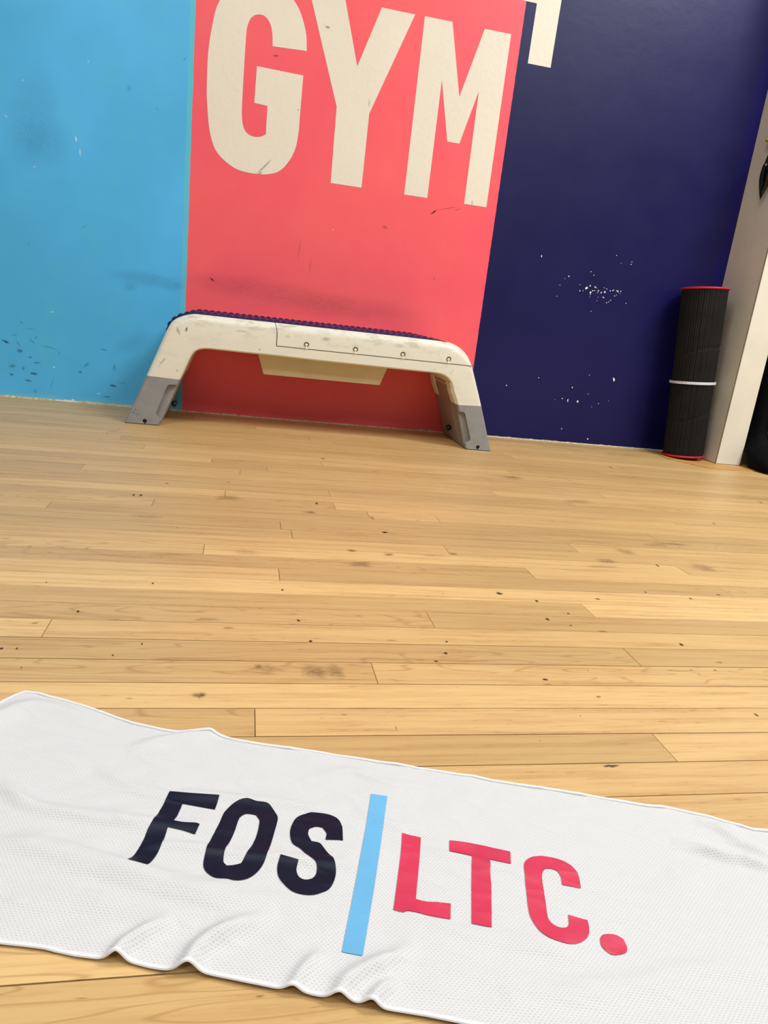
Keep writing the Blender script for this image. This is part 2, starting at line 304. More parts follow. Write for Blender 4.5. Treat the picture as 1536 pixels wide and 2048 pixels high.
WRK = [([(-0.1872, -1.9627), (-0.1517, -1.971), (-0.1314, -1.974), (-0.1027, -1.9848), (-0.0732, -1.996), (-0.0398, -2.0122), (-0.006, -2.0249), (0.027, -2.0336), (0.0716, -2.0426)], 0.004, 0.012), ([(-0.2045, -1.8724), (-0.1736, -1.8986), (-0.1614, -1.9113), (-0.1467, -1.9277), (-0.1261, -1.9365), (-0.0907, -1.9453), (-0.0537, -1.9537), (-0.0142, -1.9588), (0.0131, -1.965)], 0.003, 0.009), ([(-0.104, -1.8851), (-0.0947, -1.8907), (-0.0668, -1.9122), (-0.0351, -1.9226), (0.0024, -1.9265), (0.0649, -1.9388), (0.1055, -1.9465)], 0.002, 0.008), ([(-0.2476, -1.8578), (-0.2245, -1.8367), (-0.2005, -1.8096), (-0.1796, -1.793), (-0.1467, -1.8015), (-0.0979, -1.8266)], 0.007, 0.014), ([(0.3688, -1.9956), (0.3909, -2.0053), (0.4084, -2.0157), (0.4193, -2.0185), (0.4367, -2.0287), (0.4768, -2.0391)], 0.004, 0.007), ([(0.407, -1.9735), (0.4233, -1.9854), (0.4342, -2.0037), (0.4516, -2.0242), (0.4769, -2.0443)], 0.003, 0.008), ([(-0.0571, -2.0735), (-0.0524, -2.0626), (-0.0387, -2.0525), (-0.0239, -2.0459)], 0.005, 0.007), ([(-0.0145, -2.0848), (-0.0067, -2.068), (0.0147, -2.0547), (0.0442, -2.0469)], 0.008, 0.008), ([(0.0478, -2.1034), (0.0578, -2.0892), (0.0716, -2.0761)], 0.003, 0.006), ([(0.0756, -2.1107), (0.0848, -2.0984), (0.1123, -2.0867), (0.1347, -2.0755)], 0.006, 0.007), ([(0.0943, -2.1171), (0.1019, -2.1082), (0.1159, -2.101)], 0.004, 0.006), ([(-0.065, -1.9816), (-0.0374, -1.9781), (-0.0011, -1.9852), (0.0463, -1.9953), (0.0974, -2.0057), (0.1406, -2.018)], 0.0015, 0.006), ([(0.1304, -1.9925), (0.1763, -2.0003), (0.2119, -2.0151), (0.2388, -2.0291)], 0.0012, 0.005), ([(0.1071, -1.9343), (0.1284, -1.9594), (0.1507, -1.9719)], 0.001, 0.006), ([(0.1413, -2.0622), (0.1912, -2.074), (0.239, -2.0895)], 0.0012, 0.008), ([(-0.0121, -1.8348), (-0.0299, -1.8393), (-0.0641, -1.8496), (-0.0837, -1.8612)], 0.0025, 0.008), ([(0.0671, -1.907), (0.1125, -1.8946), (0.1373, -1.9093), (0.1973, -1.9248)], 0.0012, 0.007), ([(-0.1363, -2.0219), (-0.0906, -2.0209), (-0.0402, -2.0408), (-0.0078, -2.051)], 0.0015, 0.01), ([(0.1762, -2.1164), (0.2424, -2.1189), (0.319, -2.1112), (0.3708, -2.1118)], 0.0015, 0.012)]
JNT = [(-24, -0.2346), (-21, 0.0669), (-20, 0.0044), (-19, -0.3297), (-18, 0.7956), (-17, 0.1976), (-15, 0.1976), (-15, 0.9945), (-14, -0.1544), (-14, 0.2608), (-14, 0.4058), (-13, 0.8657), (-11, 0.099), (-11, 0.6403), (-10, 0.3726), (-9, 0.812), (-7, 0.069), (-7, 0.8321), (-5, 0.527), (-4, 0.269), (-3, -0.2082), (-2, 0.5184), (-1, 0.1656), (1, 0.0298), (2, 0.4461)]
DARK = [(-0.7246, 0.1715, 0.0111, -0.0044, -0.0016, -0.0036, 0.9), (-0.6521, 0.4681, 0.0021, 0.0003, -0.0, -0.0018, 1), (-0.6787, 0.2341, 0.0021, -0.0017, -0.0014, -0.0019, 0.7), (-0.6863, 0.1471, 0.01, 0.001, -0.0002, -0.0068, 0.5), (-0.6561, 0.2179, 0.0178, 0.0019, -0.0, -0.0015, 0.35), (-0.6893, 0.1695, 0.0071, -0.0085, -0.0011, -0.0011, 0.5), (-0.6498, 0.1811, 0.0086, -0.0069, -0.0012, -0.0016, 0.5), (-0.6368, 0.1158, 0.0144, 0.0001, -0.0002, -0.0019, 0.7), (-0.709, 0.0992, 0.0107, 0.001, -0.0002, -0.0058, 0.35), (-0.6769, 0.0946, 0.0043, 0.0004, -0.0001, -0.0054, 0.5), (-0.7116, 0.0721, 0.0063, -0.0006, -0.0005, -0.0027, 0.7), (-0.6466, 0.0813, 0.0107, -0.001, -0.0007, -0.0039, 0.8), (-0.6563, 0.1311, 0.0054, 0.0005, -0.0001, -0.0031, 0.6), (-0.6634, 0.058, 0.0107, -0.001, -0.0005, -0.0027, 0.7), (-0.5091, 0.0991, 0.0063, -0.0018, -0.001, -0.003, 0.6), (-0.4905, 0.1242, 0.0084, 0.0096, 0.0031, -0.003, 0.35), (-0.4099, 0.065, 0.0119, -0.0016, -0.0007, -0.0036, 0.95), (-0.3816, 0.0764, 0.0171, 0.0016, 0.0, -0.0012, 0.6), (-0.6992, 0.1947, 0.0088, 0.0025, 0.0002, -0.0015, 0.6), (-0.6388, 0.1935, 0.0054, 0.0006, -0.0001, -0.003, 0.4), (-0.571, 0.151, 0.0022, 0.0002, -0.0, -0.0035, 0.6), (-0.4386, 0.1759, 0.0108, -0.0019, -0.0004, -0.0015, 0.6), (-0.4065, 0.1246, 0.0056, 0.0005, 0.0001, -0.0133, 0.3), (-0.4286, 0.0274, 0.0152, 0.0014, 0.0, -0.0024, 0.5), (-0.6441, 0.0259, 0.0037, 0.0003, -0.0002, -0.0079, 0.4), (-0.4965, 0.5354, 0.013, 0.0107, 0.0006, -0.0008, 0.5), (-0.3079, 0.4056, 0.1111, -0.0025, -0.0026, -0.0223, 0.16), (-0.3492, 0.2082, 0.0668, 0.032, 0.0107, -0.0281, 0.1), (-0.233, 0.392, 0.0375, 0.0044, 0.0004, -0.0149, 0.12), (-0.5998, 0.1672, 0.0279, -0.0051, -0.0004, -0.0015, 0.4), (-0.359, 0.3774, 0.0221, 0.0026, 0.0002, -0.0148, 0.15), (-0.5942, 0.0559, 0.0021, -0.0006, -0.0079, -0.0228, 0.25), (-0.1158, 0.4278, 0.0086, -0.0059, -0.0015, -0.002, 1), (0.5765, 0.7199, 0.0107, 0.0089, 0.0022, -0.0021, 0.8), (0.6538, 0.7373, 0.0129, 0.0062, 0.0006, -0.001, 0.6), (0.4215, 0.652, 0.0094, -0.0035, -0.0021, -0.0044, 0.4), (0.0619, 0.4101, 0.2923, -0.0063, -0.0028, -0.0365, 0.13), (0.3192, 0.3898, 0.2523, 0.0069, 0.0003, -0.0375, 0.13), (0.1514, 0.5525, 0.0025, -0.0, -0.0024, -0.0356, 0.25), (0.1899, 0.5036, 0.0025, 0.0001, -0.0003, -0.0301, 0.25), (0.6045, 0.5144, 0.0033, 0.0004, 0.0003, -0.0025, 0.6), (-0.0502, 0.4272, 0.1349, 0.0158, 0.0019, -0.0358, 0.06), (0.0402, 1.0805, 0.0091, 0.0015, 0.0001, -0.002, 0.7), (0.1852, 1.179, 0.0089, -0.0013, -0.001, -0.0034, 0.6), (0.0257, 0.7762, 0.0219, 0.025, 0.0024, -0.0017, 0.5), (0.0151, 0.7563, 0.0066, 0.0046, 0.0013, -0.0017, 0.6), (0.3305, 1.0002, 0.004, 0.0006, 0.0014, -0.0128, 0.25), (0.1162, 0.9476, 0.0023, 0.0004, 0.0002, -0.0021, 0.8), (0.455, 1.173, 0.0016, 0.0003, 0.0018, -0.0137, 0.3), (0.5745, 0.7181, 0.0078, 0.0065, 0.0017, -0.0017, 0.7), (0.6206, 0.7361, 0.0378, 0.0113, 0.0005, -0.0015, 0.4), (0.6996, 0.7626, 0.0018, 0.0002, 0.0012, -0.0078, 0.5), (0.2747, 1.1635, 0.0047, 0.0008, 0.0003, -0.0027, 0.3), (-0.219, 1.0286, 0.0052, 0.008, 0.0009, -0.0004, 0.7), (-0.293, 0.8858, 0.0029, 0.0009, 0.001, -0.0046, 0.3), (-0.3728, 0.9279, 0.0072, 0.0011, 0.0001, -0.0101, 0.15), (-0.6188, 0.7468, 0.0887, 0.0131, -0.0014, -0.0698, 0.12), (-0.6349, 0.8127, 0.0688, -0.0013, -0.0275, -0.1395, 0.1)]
CHIP_GLINT = [(0.9684, 0.631, 0.0024, -0.0001, -0.0001, -0.0043, 0.7), (1.0794, 0.5784, 0.0025, 0.0003, 0.0004, -0.0022, 0.7), (1.0521, 0.5462, 0.0016, 0.0002, 0.0003, -0.0015, 0.7), (1.0485, 0.5083, 0.0016, 0.0002, 0.0003, -0.0015, 0.7), (1.1571, 0.6032, 0.0021, 0.0002, 0.0004, -0.0018, 0.7), (1.1703, 0.5929, 0.0021, 0.0002, 0.0004, -0.0018, 0.7), (1.2408, 0.666, 0.0017, 0.0002, 0.0003, -0.0014, 0.7), (1.263, 0.6431, 0.0013, 0.0002, 0.0002, -0.0011, 0.7), (1.3012, 0.644, 0.0021, 0.0003, 0.0004, -0.0018, 0.7), (1.3024, 0.6524, 0.0017, 0.0002, 0.0003, -0.0015, 0.7), (1.152, 0.548, 0.0046, 0.0046, 0.0033, -0.0025, 0.7), (1.1643, 0.5566, 0.0033, 0.0004, 0.0005, -0.0026, 0.7), (1.1289, 0.536, 0.0025, 0.0003, 0.0004, -0.0018, 0.7), (1.1256, 0.5562, 0.0017, 0.0002, 0.0003, -0.0015, 0.7), (1.1405, 0.5373, 0.0017, 0.0002, 0.0003, -0.0015, 0.7), (1.1697, 0.5346, 0.0032, 0.0023, 0.0025, -0.0027, 0.7), (1.1702, 0.5282, 0.0021, 0.0002, 0.0005, -0.0022, 0.7), (1.1768, 0.5415, 0.0025, 0.0003, 0.0005, -0.0022, 0.7), (1.184, 0.5423, 0.0021, 0.0002, 0.0004, -0.0018, 0.7), (1.1831, 0.5546, 0.002, 0.0006, 0.0018, -0.0042, 0.7), (1.1895, 0.5524, 0.0021, 0.0002, 0.0003, -0.0015, 0.7), (1.1977, 0.5442, 0.0033, -0.0018, -0.0013, -0.0019, 0.7), (1.1964, 0.538, 0.0021, 0.0002, 0.0004, -0.0018, 0.7), (1.2096, 0.5388, 0.0025, 0.0003, 0.0008, -0.0037, 0.7), (1.2176, 0.556, 0.0017, 0.0002, 0.0003, -0.0015, 0.7), (1.2226, 0.5426, 0.0034, 0.0004, 0.001, -0.0044, 0.7), (1.228, 0.5534, 0.0021, 0.0002, 0.0004, -0.0018, 0.7), (1.2214, 0.5242, 0.0011, 0.0011, 0.0033, -0.0025, 0.7), (1.242, 0.5489, 0.0025, 0.0003, 0.0005, -0.0022, 0.7), (1.2516, 0.5504, 0.0025, 0.0003, 0.0005, -0.0022, 0.7), (1.2549, 0.5531, 0.0013, 0.0001, 0.0004, -0.0019, 0.7), (1.266, 0.5517, 0.0021, 0.0002, 0.0003, -0.0015, 0.7), (1.2715, 0.5504, 0.0025, 0.0003, 0.001, -0.0045, 0.7), (1.2822, 0.5513, 0.0021, 0.0002, 0.0005, -0.0022, 0.7), (1.2814, 0.5432, 0.0013, 0.0001, 0.0002, -0.0011, 0.7), (1.2683, 0.5375, 0.0017, 0.0002, 0.0003, -0.0015, 0.7), (1.2627, 0.5334, 0.0021, 0.0002, 0.0004, -0.0019, 0.7), (1.2505, 0.5176, 0.0021, 0.0002, 0.0004, -0.0019, 0.7), (1.2445, 0.5115, 0.0021, 0.0002, 0.0003, -0.0015, 0.7), (1.2371, 0.5076, 0.0021, 0.0002, 0.0004, -0.0019, 0.7), (1.1997, 0.5103, 0.0013, 0.0001, 0.0002, -0.0011, 0.7), (1.201, 0.5226, 0.0013, 0.0001, 0.0002, -0.0011, 0.7), (1.3111, 0.5144, 0.0021, 0.0002, 0.0004, -0.0019, 0.7), (1.1844, 0.4727, 0.0017, 0.0002, 0.0003, -0.0015, 0.7), (0.9159, 0.1875, 0.0025, 0.0002, 0.0004, -0.0024, 0.7), (1.0319, 0.2254, 0.0021, 0.0002, 0.0004, -0.002, 0.7), (1.167, 0.203, 0.0022, 0.0002, 0.0007, -0.0036, 0.7), (1.224, 0.2532, 0.0017, 0.0002, 0.0003, -0.0016, 0.7), (1.2335, 0.1857, 0.0018, 0.0002, 0.0003, -0.0016, 0.7), (1.1365, 0.1607, 0.0026, 0.0002, 0.0005, -0.0024, 0.7), (1.1588, 0.1553, 0.0022, 0.0, 0.0007, -0.0073, 0.7), (1.1978, 0.1555, 0.0035, 0.0, 0.0006, -0.0053, 0.7), (1.2809, 0.1545, 0.0018, 0.0002, 0.0003, -0.0016, 0.7), (1.3182, 0.1681, 0.0013, 0.0001, 0.0003, -0.0012, 0.7), (1.2563, 0.1408, 0.0013, 0.0001, 0.0003, -0.0012, 0.7), (1.1545, 0.0506, 0.0022, 0.0002, 0.0004, -0.0021, 0.7), (1.2649, 0.0214, 0.0036, 0.0003, 0.0006, -0.0029, 0.7), (1.1088, 0.1542, 0.0013, 0.0001, 0.0002, -0.0012, 0.7), (1.3226, 0.2471, 0.0042, 0.0011, 0.0033, -0.0077, 0.7), (1.1703, 0.5195, 0.0013, 0.0001, 0.0002, -0.0011, 0.7), (1.0661, 0.5694, 0.0012, 0.0001, 0.0002, -0.0011, 0.7), (-0.5892, 0.2754, 0.0046, 0.0009, 0.0001, -0.0015, 0.7), (-0.5873, 0.1071, 0.0029, 0.0003, -0.0, -0.0019, 0.7), (-0.4532, 0.0352, 0.0068, 0.0006, 0.0, -0.0016, 0.7), (-0.5175, 0.7722, 0.0018, 0.0006, 0.0018, -0.01, 0.7), (-0.5069, 0.7389, 0.0014, 0.0004, 0.0019, -0.0136, 0.7), (-0.4838, 0.9794, 0.001, 0.0002, -0.0, -0.0033, 0.7), (-0.6324, 0.6824, 0.0021, 0.0003, -0.0, -0.0021, 0.7), (-0.7058, 0.8042, 0.0053, -0.0022, -0.0007, -0.0013, 0.7), (-0.6582, 0.9034, 0.0014, 0.0002, -0.0, -0.002, 0.7), (0.2532, 0.6232, 0.0019, 0.0002, 0.0002, -0.0017, 0.7)]  # chipped paint; the single spot on the pink field is a painted glint
FMK = [(-0.107, -1.4749, 0.001, 0.0, 0.0, -0.0028, 1), (0.0714, -1.4826, 0.0011, 0.0, 0.0, -0.0028, 1), (-0.1839, -1.5723, 0.0012, 0.0, 0.0, -0.0023, 1), (0.0874, -1.5827, 0.0017, 0.0, 0.0, -0.0023, 1), (-0.0971, -1.6554, 0.0011, 0.0, 0.0, -0.0019, 0.8), (-0.1242, -1.6831, 0.0008, 0.0, 0.0, -0.0018, 1), (-0.2411, -1.6714, 0.0013, 0.0, 0.0, -0.0018, 1), (-0.2256, -1.6708, 0.0008, 0.0, 0.0, -0.0018, 0.9), (-0.2094, -1.7129, 0.0007, 0.0, 0.0, -0.0016, 0.9), (-0.2422, -1.4838, 0.0006, 0.0, 0.0, -0.0018, 0.8), (0.162, -1.0213, 0.0022, 0.0, 0.0, -0.0059, 0.9), (-0.1957, -1.0384, 0.0019, 0.0, 0.0, -0.0055, 0.9), (-0.1826, -1.0354, 0.0019, 0.0, 0.0, -0.0055, 0.8), (-0.1437, -0.9351, 0.0041, 0.0, 0.0, -0.0063, 0.6), (-0.0974, -1.225, 0.0013, 0.0, 0.0, -0.0042, 0.7), (0.0986, -1.6402, 0.0016, 0.0, 0.0, -0.0021, 0.9), (-0.0262, -1.7652, 0.0065, 0.0, 0.0, -0.007, 0.45), (0.2023, -1.3664, 0.0219, 0.0, 0.0, -0.0141, 0.3), (0.1962, -1.3018, 0.0092, 0.0, 0.0, -0.0066, 0.5), (0.26, -1.3129, 0.0094, 0.0, 0.0, -0.0091, 0.4), (0.0338, -1.7032, 0.0043, 0.0, 0.0, -0.0047, 0.45), (0.0452, -1.71, 0.0174, 0.0, 0.0, -0.0115, 0.2), (0.0974, -1.7148, 0.0178, 0.0, 0.0, -0.0172, 0.3), (0.1227, -1.7142, 0.009, 0.0, 0.0, -0.0174, 0.3), (-0.0017, -1.6087, 0.007, 0.0, 0.0, -0.0043, 0.3), (-0.2239, -1.6069, 0.0039, 0.0, 0.0, -0.0028, 0.45), (-0.0264, -1.5862, 0.0192, 0.0, 0.0, -0.0045, 0.25), (0.1426, -1.0879, 0.0131, 0.0, 0.0, -0.0071, 0.45), (0.2656, -1.1033, 0.0054, 0.0, 0.0, -0.0106, 0.4), (-0.02, -1.018, 0.0309, 0.0, 0.0, -0.019, 0.25), (0.2757, -1.1913, 0.0062, 0.0, 0.0, -0.0047, 0.5), (0.0218, -1.3309, 0.025, 0.0, 0.0, -0.0169, 0.15), (0.2004, -1.6339, 0.0068, 0.0, 0.0, -0.0022, 0.3), (-0.136, -1.5926, 0.009, 0.0, 0.0, -0.0022, 0.3), (0.2185, -0.5822, 0.0072, 0.0, 0.0, -0.0097, 0.6), (-0.019, -0.8944, 0.0033, 0.0, 0.0, -0.0045, 0.7), (-0.107, -1.3708, 0.0019, 0.0, 0.0, -0.0022, 0.4), (0.4045, -1.4684, 0.0044, 0.0, 0.0, -0.0041, 0.8), (0.4563, -1.4921, 0.0018, 0.0, 0.0, -0.003, 1), (0.4466, -1.557, 0.0021, 0.0, 0.0, -0.0035, 1), (0.4739, -1.576, 0.0012, 0.0, 0.0, -0.0017, 0.9), (0.2744, -1.6345, 0.0014, 0.0, 0.0, -0.0015, 0.9), (0.2642, -1.6657, 0.002, 0.0, 0.0, -0.002, 0.9), (0.2467, -1.6867, 0.0016, 0.0, 0.0, -0.0013, 0.9), (0.6159, -1.6292, 0.0021, 0.0, 0.0, -0.0032, 1), (0.566, -1.4768, 0.0033, 0.0, 0.0, -0.0021, 0.8), (0.4887, -1.5359, 0.0017, 0.0, 0.0, -0.0019, 0.8), (0.4818, -1.5345, 0.0013, 0.0, 0.0, -0.0019, 0.7), (0.67, -1.4412, 0.0015, 0.0, 0.0, -0.0023, 0.8), (0.8066, -1.441, 0.0032, 0.0, 0.0, -0.0023, 0.8), (0.7401, -1.4614, 0.002, 0.0, 0.0, -0.0022, 0.8), (0.7725, -1.3068, 0.0023, 0.0, 0.0, -0.0043, 0.8), (1.4327, -0.7445, 0.006, 0.0, 0.0, -0.0094, 0.7), (1.4205, -0.6851, 0.0031, 0.0, 0.0, -0.0066, 0.7), (1.1527, -0.4027, 0.0032, 0.0, 0.0, -0.0084, 0.8), (1.1092, -0.9953, 0.0024, 0.0, 0.0, -0.0046, 0.8), (0.2748, -1.1915, 0.0041, 0.0, 0.0, -0.0047, 0.8), (0.3803, -1.295, 0.006, 0.0, 0.0, -0.0069, 0.5), (0.3706, -1.7277, 0.0027, 0.0, 0.0, -0.0018, 0.8), (0.4204, -1.7662, 0.0033, 0.0, 0.0, -0.0022, 0.6), (0.6186, -1.7008, 0.0031, 0.0, 0.0, -0.0021, 0.7), (0.6402, -1.6796, 0.0064, 0.0, 0.0, -0.0022, 0.5), (0.3707, -1.8918, 0.0055, 0.0, 0.0, -0.0016, 0.9), (0.5999, -1.804, 0.0014, 0.0, 0.0, -0.0021, 1), (0.1689, -1.8265, 0.0008, 0.0, 0.0, -0.0036, 0.6), (0.5137, -1.5938, 0.0082, 0.0, 0.0, -0.0025, 0.5), (0.3125, -1.4759, 0.0013, 0.0, 0.0, -0.002, 0.6), (0.6774, -1.2948, 0.0226, 0.0, 0.0, -0.0171, 0.3), (0.7452, -1.2339, 0.0181, 0.0, 0.0, -0.0189, 0.25), (0.8707, -1.3066, 0.0242, 0.0, 0.0, -0.0201, 0.25), (0.8179, -0.8631, 0.039, 0.0, 0.0, -0.0204, 0.2), (0.4375, -1.7046, 0.0014, 0.0, 0.0, -0.0013, 0.6), (0.5837, -1.7002, 0.0015, 0.0, 0.0, -0.0014, 0.7), (0.3791, -1.8051, 0.0015, 0.0, 0.0, -0.001, 0.5), (0.3136, -1.8495, 0.0011, 0.0, 0.0, -0.0009, 0.6), (0.8965, -1.1699, 0.0403, 0.0, 0.0, -0.0106, 0.25), (0.7338, -0.6501, 0.0338, 0.0, 0.0, -0.0191, 0.3), (-0.0228, -1.7645, 0.0035, 0.0, 0.0, -0.0038, 0.5), (-0.0938, -1.7719, 0.0056, 0.0, 0.0, -0.0011, 0.4), (0.0301, -2.1018, 0.0029, 0.0, 0.0, -0.001, 0.4)]

# ================================================================== room
bm = bmesh.new(); box(bm, -3.0, 4.2, 0.0, 0.12, -0.05, CEIL)
wall = struct('wall_back', bm, M_WALL)
for nm, dims in (('wall_left', (-3.12, -3.0, -5.2, 0.12)), ('wall_right', (4.2, 4.32, -5.2, 0.12)), ('wall_front', (-3.12, 4.32, -5.32, -5.2))):
    bm = bmesh.new(); box(bm, *dims, -0.05, CEIL); struct(nm, bm, M_ROOMWALL)
bm = bmesh.new(); box(bm, -3.12, 4.32, -5.32, 0.12, CEIL, CEIL+.1); struct('ceiling', bm, M_CEIL)
# pillar that stands out from the wall, and the boxed casing on its front
bm = bmesh.new(); box(bm, 1.672, 2.5, -0.1, 0.0, 0.0, CEIL); pil = struct('wall_right_pillar', bm, M_CREAMWALL); pil.name = 'trim_1'
bm = bmesh.new(); box(bm, 1.6715, 1.768, -0.202, -0.1, 0.003, CEIL)
cas = struct('trim_2', bm, M_WHITE); bevel(cas, .0012, 2)
bm = bmesh.new(); box(bm, 1.6702, 1.6735, -0.2035, -0.2, 0.003, CEIL); o = obj('corner_strip', bm, M_WHITE, cas)
bm = bmesh.new(); tube(bm, [(1.6712, -.1965, .003), (1.6712, -.1965, CEIL)], .0009, 6); obj('corner_joint', bm, M_SEAM, cas)
# old filler board round the foot of the casing
bm = bmesh.new(); prism(bm, [(1.50,-.185),(1.578,-.293),(1.616,-.304),(1.70,-.292),(1.80,-.27),(1.9,-.25),(1.9,-.1),(1.5,-.1)], 2, 0.0, 0.0022)
t = NT('filler_board_wood'); nz = t.noise(t.mapping(t.pos(), (3, 40, 1)), 3, 4)
t.link(t.ramp(nz, (.3, lin(176, 128, 64)), (.7, lin(206, 158, 92))), 'Base Color'); t.b.inputs['Roughness'].default_value = .5
struct('trim_3', bm, t.m)
# ragged caulk line at the foot of the wall
bm = bmesh.new(); xs = [-3 + i*.006 for i in range(int(4.67/.006)+1)]; prev = None
for x in xs:
    hh = .0025 + .0035*max(0, noise.noise(Vector((x*60, 3, 0)))) + .002*max(0, noise.noise(Vector((x*13, 8, 0))))
    if -.9 < x < -.2: hh += .002
    a = [bm.verts.new(p) for p in ((x, -.0045, 0), (x, -.0035, hh), (x, 0.0, hh+.0006))]
    if prev:
        for k in range(2): bm.faces.new((prev[k], a[k], a[k+1], prev[k+1]))
    prev = a
struct('trim_4', bm, basic('caulk', lin(206, 194, 158), .8, .2, 120))
# wall marks
bm = bmesh.new(); lay = bm.verts.layers.float.new('fade')
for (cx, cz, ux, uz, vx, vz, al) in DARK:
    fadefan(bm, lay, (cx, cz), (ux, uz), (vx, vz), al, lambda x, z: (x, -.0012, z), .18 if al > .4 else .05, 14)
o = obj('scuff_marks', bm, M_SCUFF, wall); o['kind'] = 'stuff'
bm = bmesh.new()
for (cx, cz, ux, uz, vx, vz, al) in CHIP_GLINT:
    n = 9; vs = []
    for k in range(n):
        a = 2*math.pi*k/n; j = .95*random.uniform(.65, 1.1)
        vs.append(bm.verts.new((cx+j*(ux*math.cos(a)+vx*math.sin(a)), -.0009, cz+j*(uz*math.cos(a)+vz*math.sin(a)))))
    bm.faces.new(vs)
cx, cz = -.555, .008
vs = [bm.verts.new((cx+a, -.0055, b)) for a, b in ((-.03,.002),(-.022,.006),(-.005,.004),(0,.008),(.02,.006),(.022,.012),(.03,.008),(.03,.002),(.01,.0005))]; bm.faces.new(vs)
o = obj('chips_and_glint', bm, M_CHIP_GLINT, wall); o['kind'] = 'stuff'
# painted letters
G = [(.1294,1.124),(.1253,1.1451),(.1178,1.1709),(.1038,1.2019),(.0868,1.2255),(.062,1.2445),(.03,1.256),(-.008,1.2605),(-.045,1.2575),(-.08,1.2445),(-.108,1.222),(-.1338,1.1802),(-.146,1.1257),(-.1541,1.0578),(-.1545,.9696),(-.1513,.9216),(-.1415,.8529),(-.1241,.8055),(-.0958,.7771),(-.0559,.7573),(-.0086,.7522),(.0387,.7566),(.0738,.7714),(.1013,.8052),(.1173,.8444),(.1229,.8926),(.1228,.9143),(.1244,1.0419),(-.0131,1.0444),(-.0148,.9461),(.0243,.944),(.0246,.8656),(.0048,.8562),(-.0185,.8556),(-.0387,.8684),(-.0479,.8954),(-.0503,.9373),(-.0484,1.1291),(-.0418,1.1568),(-.0299,1.1718),(-.0131,1.1775),(.0035,1.1746),(.0183,1.1592),(.0258,1.135),(.0288,1.1031)]
# G's upper terminal
G[0] = (.1294, 1.1075)
Y = [(.1268,1.2572),(.2318,.9741),(.2331,.7585),(.3318,.7585),(.3338,.9704),(.4442,1.257),(.3414,1.2575),(.2836,1.0922),(.2314,1.2576)]
Mm = [(.4742,1.258),(.471,.7575),(.5481,.7575),(.5498,1.0976),(.5912,.930),(.6313,.930),(.6724,1.0867),(.6728,.7566),(.7500,.7566),(.7513,1.257),(.6652,1.257),(.6119,1.061),(.5613,1.258)]
ONE = [(.70,1.352),(.8195,1.352),(.8186,1.188),(.8956,1.188),(.8975,1.45),(.70,1.45)]
for nm, poly in (('letter_g', smoothpoly(G, 5, 50)), ('letter_y', Y), ('letter_m', Mm), ('letter_stem', ONE)):
    bm = bmesh.new(); flatshape(bm, [poly], lambda p: (p[0], -.0006, p[1]))
    for f in bm.faces:
        if f.normal.y > 0: f.normal_flip()
    obj('painted_letter', bm, M_LET, wall)

# floor boards
bm = bmesh.new(); tl = bm.loops.layers.color.new('tone')
W = .0488; X0, X1 = -3.0, 4.2
jd = {}
for k, x in JNT: jd.setdefault(k, []).append(x)
vis = {3:(-.1,.1),}
for k in range(-36, 72):
    ya = -1.7406 - k*W; yb = ya - W
    if yb > 0: continue
    ya = min(ya, 0.0)
    if yb < -5.2: break
    js = sorted(jd.get(k, []))
    if not js: js = [random.uniform(-.3, 1.2)] if k < -6 else [-.75, 1.35]
    x = js[0]
    while x > X0: x -= random.uniform(.55, 1.7) if k < -8 else random.uniform(.9, 1.9); js.insert(0, x)
    x = js[-1]
    while x < X1: x += random.uniform(.55, 1.7) if k < -8 else random.uniform(.9, 1.9); js.append(x)
    g = random.choice([.00015, .0003, .0005, .0007]) if k < -3 else .0006
    for a, b in zip(js, js[1:]):
        a2, b2 = max(a, X0), min(b, X1)
        if b2 - a2 < .01: continue
        tone = min(1, max(0, random.gauss(.6, .15)))
        if random.random() < .12: tone = .25
        c = (tone, random.random(), random.choice([0, 0, .25, .6, 1.0]), 1)
        z = random.uniform(-.0002, 0)
        y1, y0 = ya - g, yb + g; e = .0004
        v = [bm.verts.new(p) for p in ((a2+e, y0, z), (b2-e, y0, z), (b2-e, y1, z), (a2+e, y1, z))]
        w = [bm.verts.new(p) for p in ((a2+e, y0, -.004), (b2-e, y0, -.004), (b2-e, y1, -.004), (a2+e, y1, -.004))]
        fs = [bm.faces.new(v)] + [bm.faces.new((v[i], w[i], w[(i+1) % 4], v[(i+1) % 4])) for i in range(4)]
        for f in fs:
            for l in f.loops: l[tl] = c
bmesh.ops.recalc_face_normals(bm, faces=bm.faces)
for f in bm.faces:
    if abs(f.normal.z) > .9 and f.normal.z < 0: f.normal_flip()
box(bm, X0, X1, -5.2, 0.0, -.05, -.003, 1)
floor = struct('floor', bm, [M_FLOOR, M_GAP])
bm = bmesh.new(); lay = bm.verts.layers.float.new('fade')
for (cx, cy_, ux, _, _, vy, al) in FMK:
    g_ = 1.35 if al > .7 else 1.0
    fadefan(bm, lay, (cx, cy_), (ux*g_, 0), (0, abs(vy)*g_), al*(1.7 if al > .7 else 1.15), lambda x, y: (x, y, .0003), .3, 12)
random.seed(11)
for i in range(150):
    x = random.uniform(-1.2, 2.2); y = -random.uniform(.05, 2.3); s = random.uniform(.0008, .003) if random.random() < .85 else random.uniform(.008, .02)
    fadefan(bm, lay, (x, y), (s*random.uniform(1.2, 3), 0), (0, s*.5), .5 if s < .005 else .22, lambda x, y: (x, y, .00025), .3, 9)
o = obj('board_stains', bm, M_KNOT, floor); o['kind'] = 'stuff'

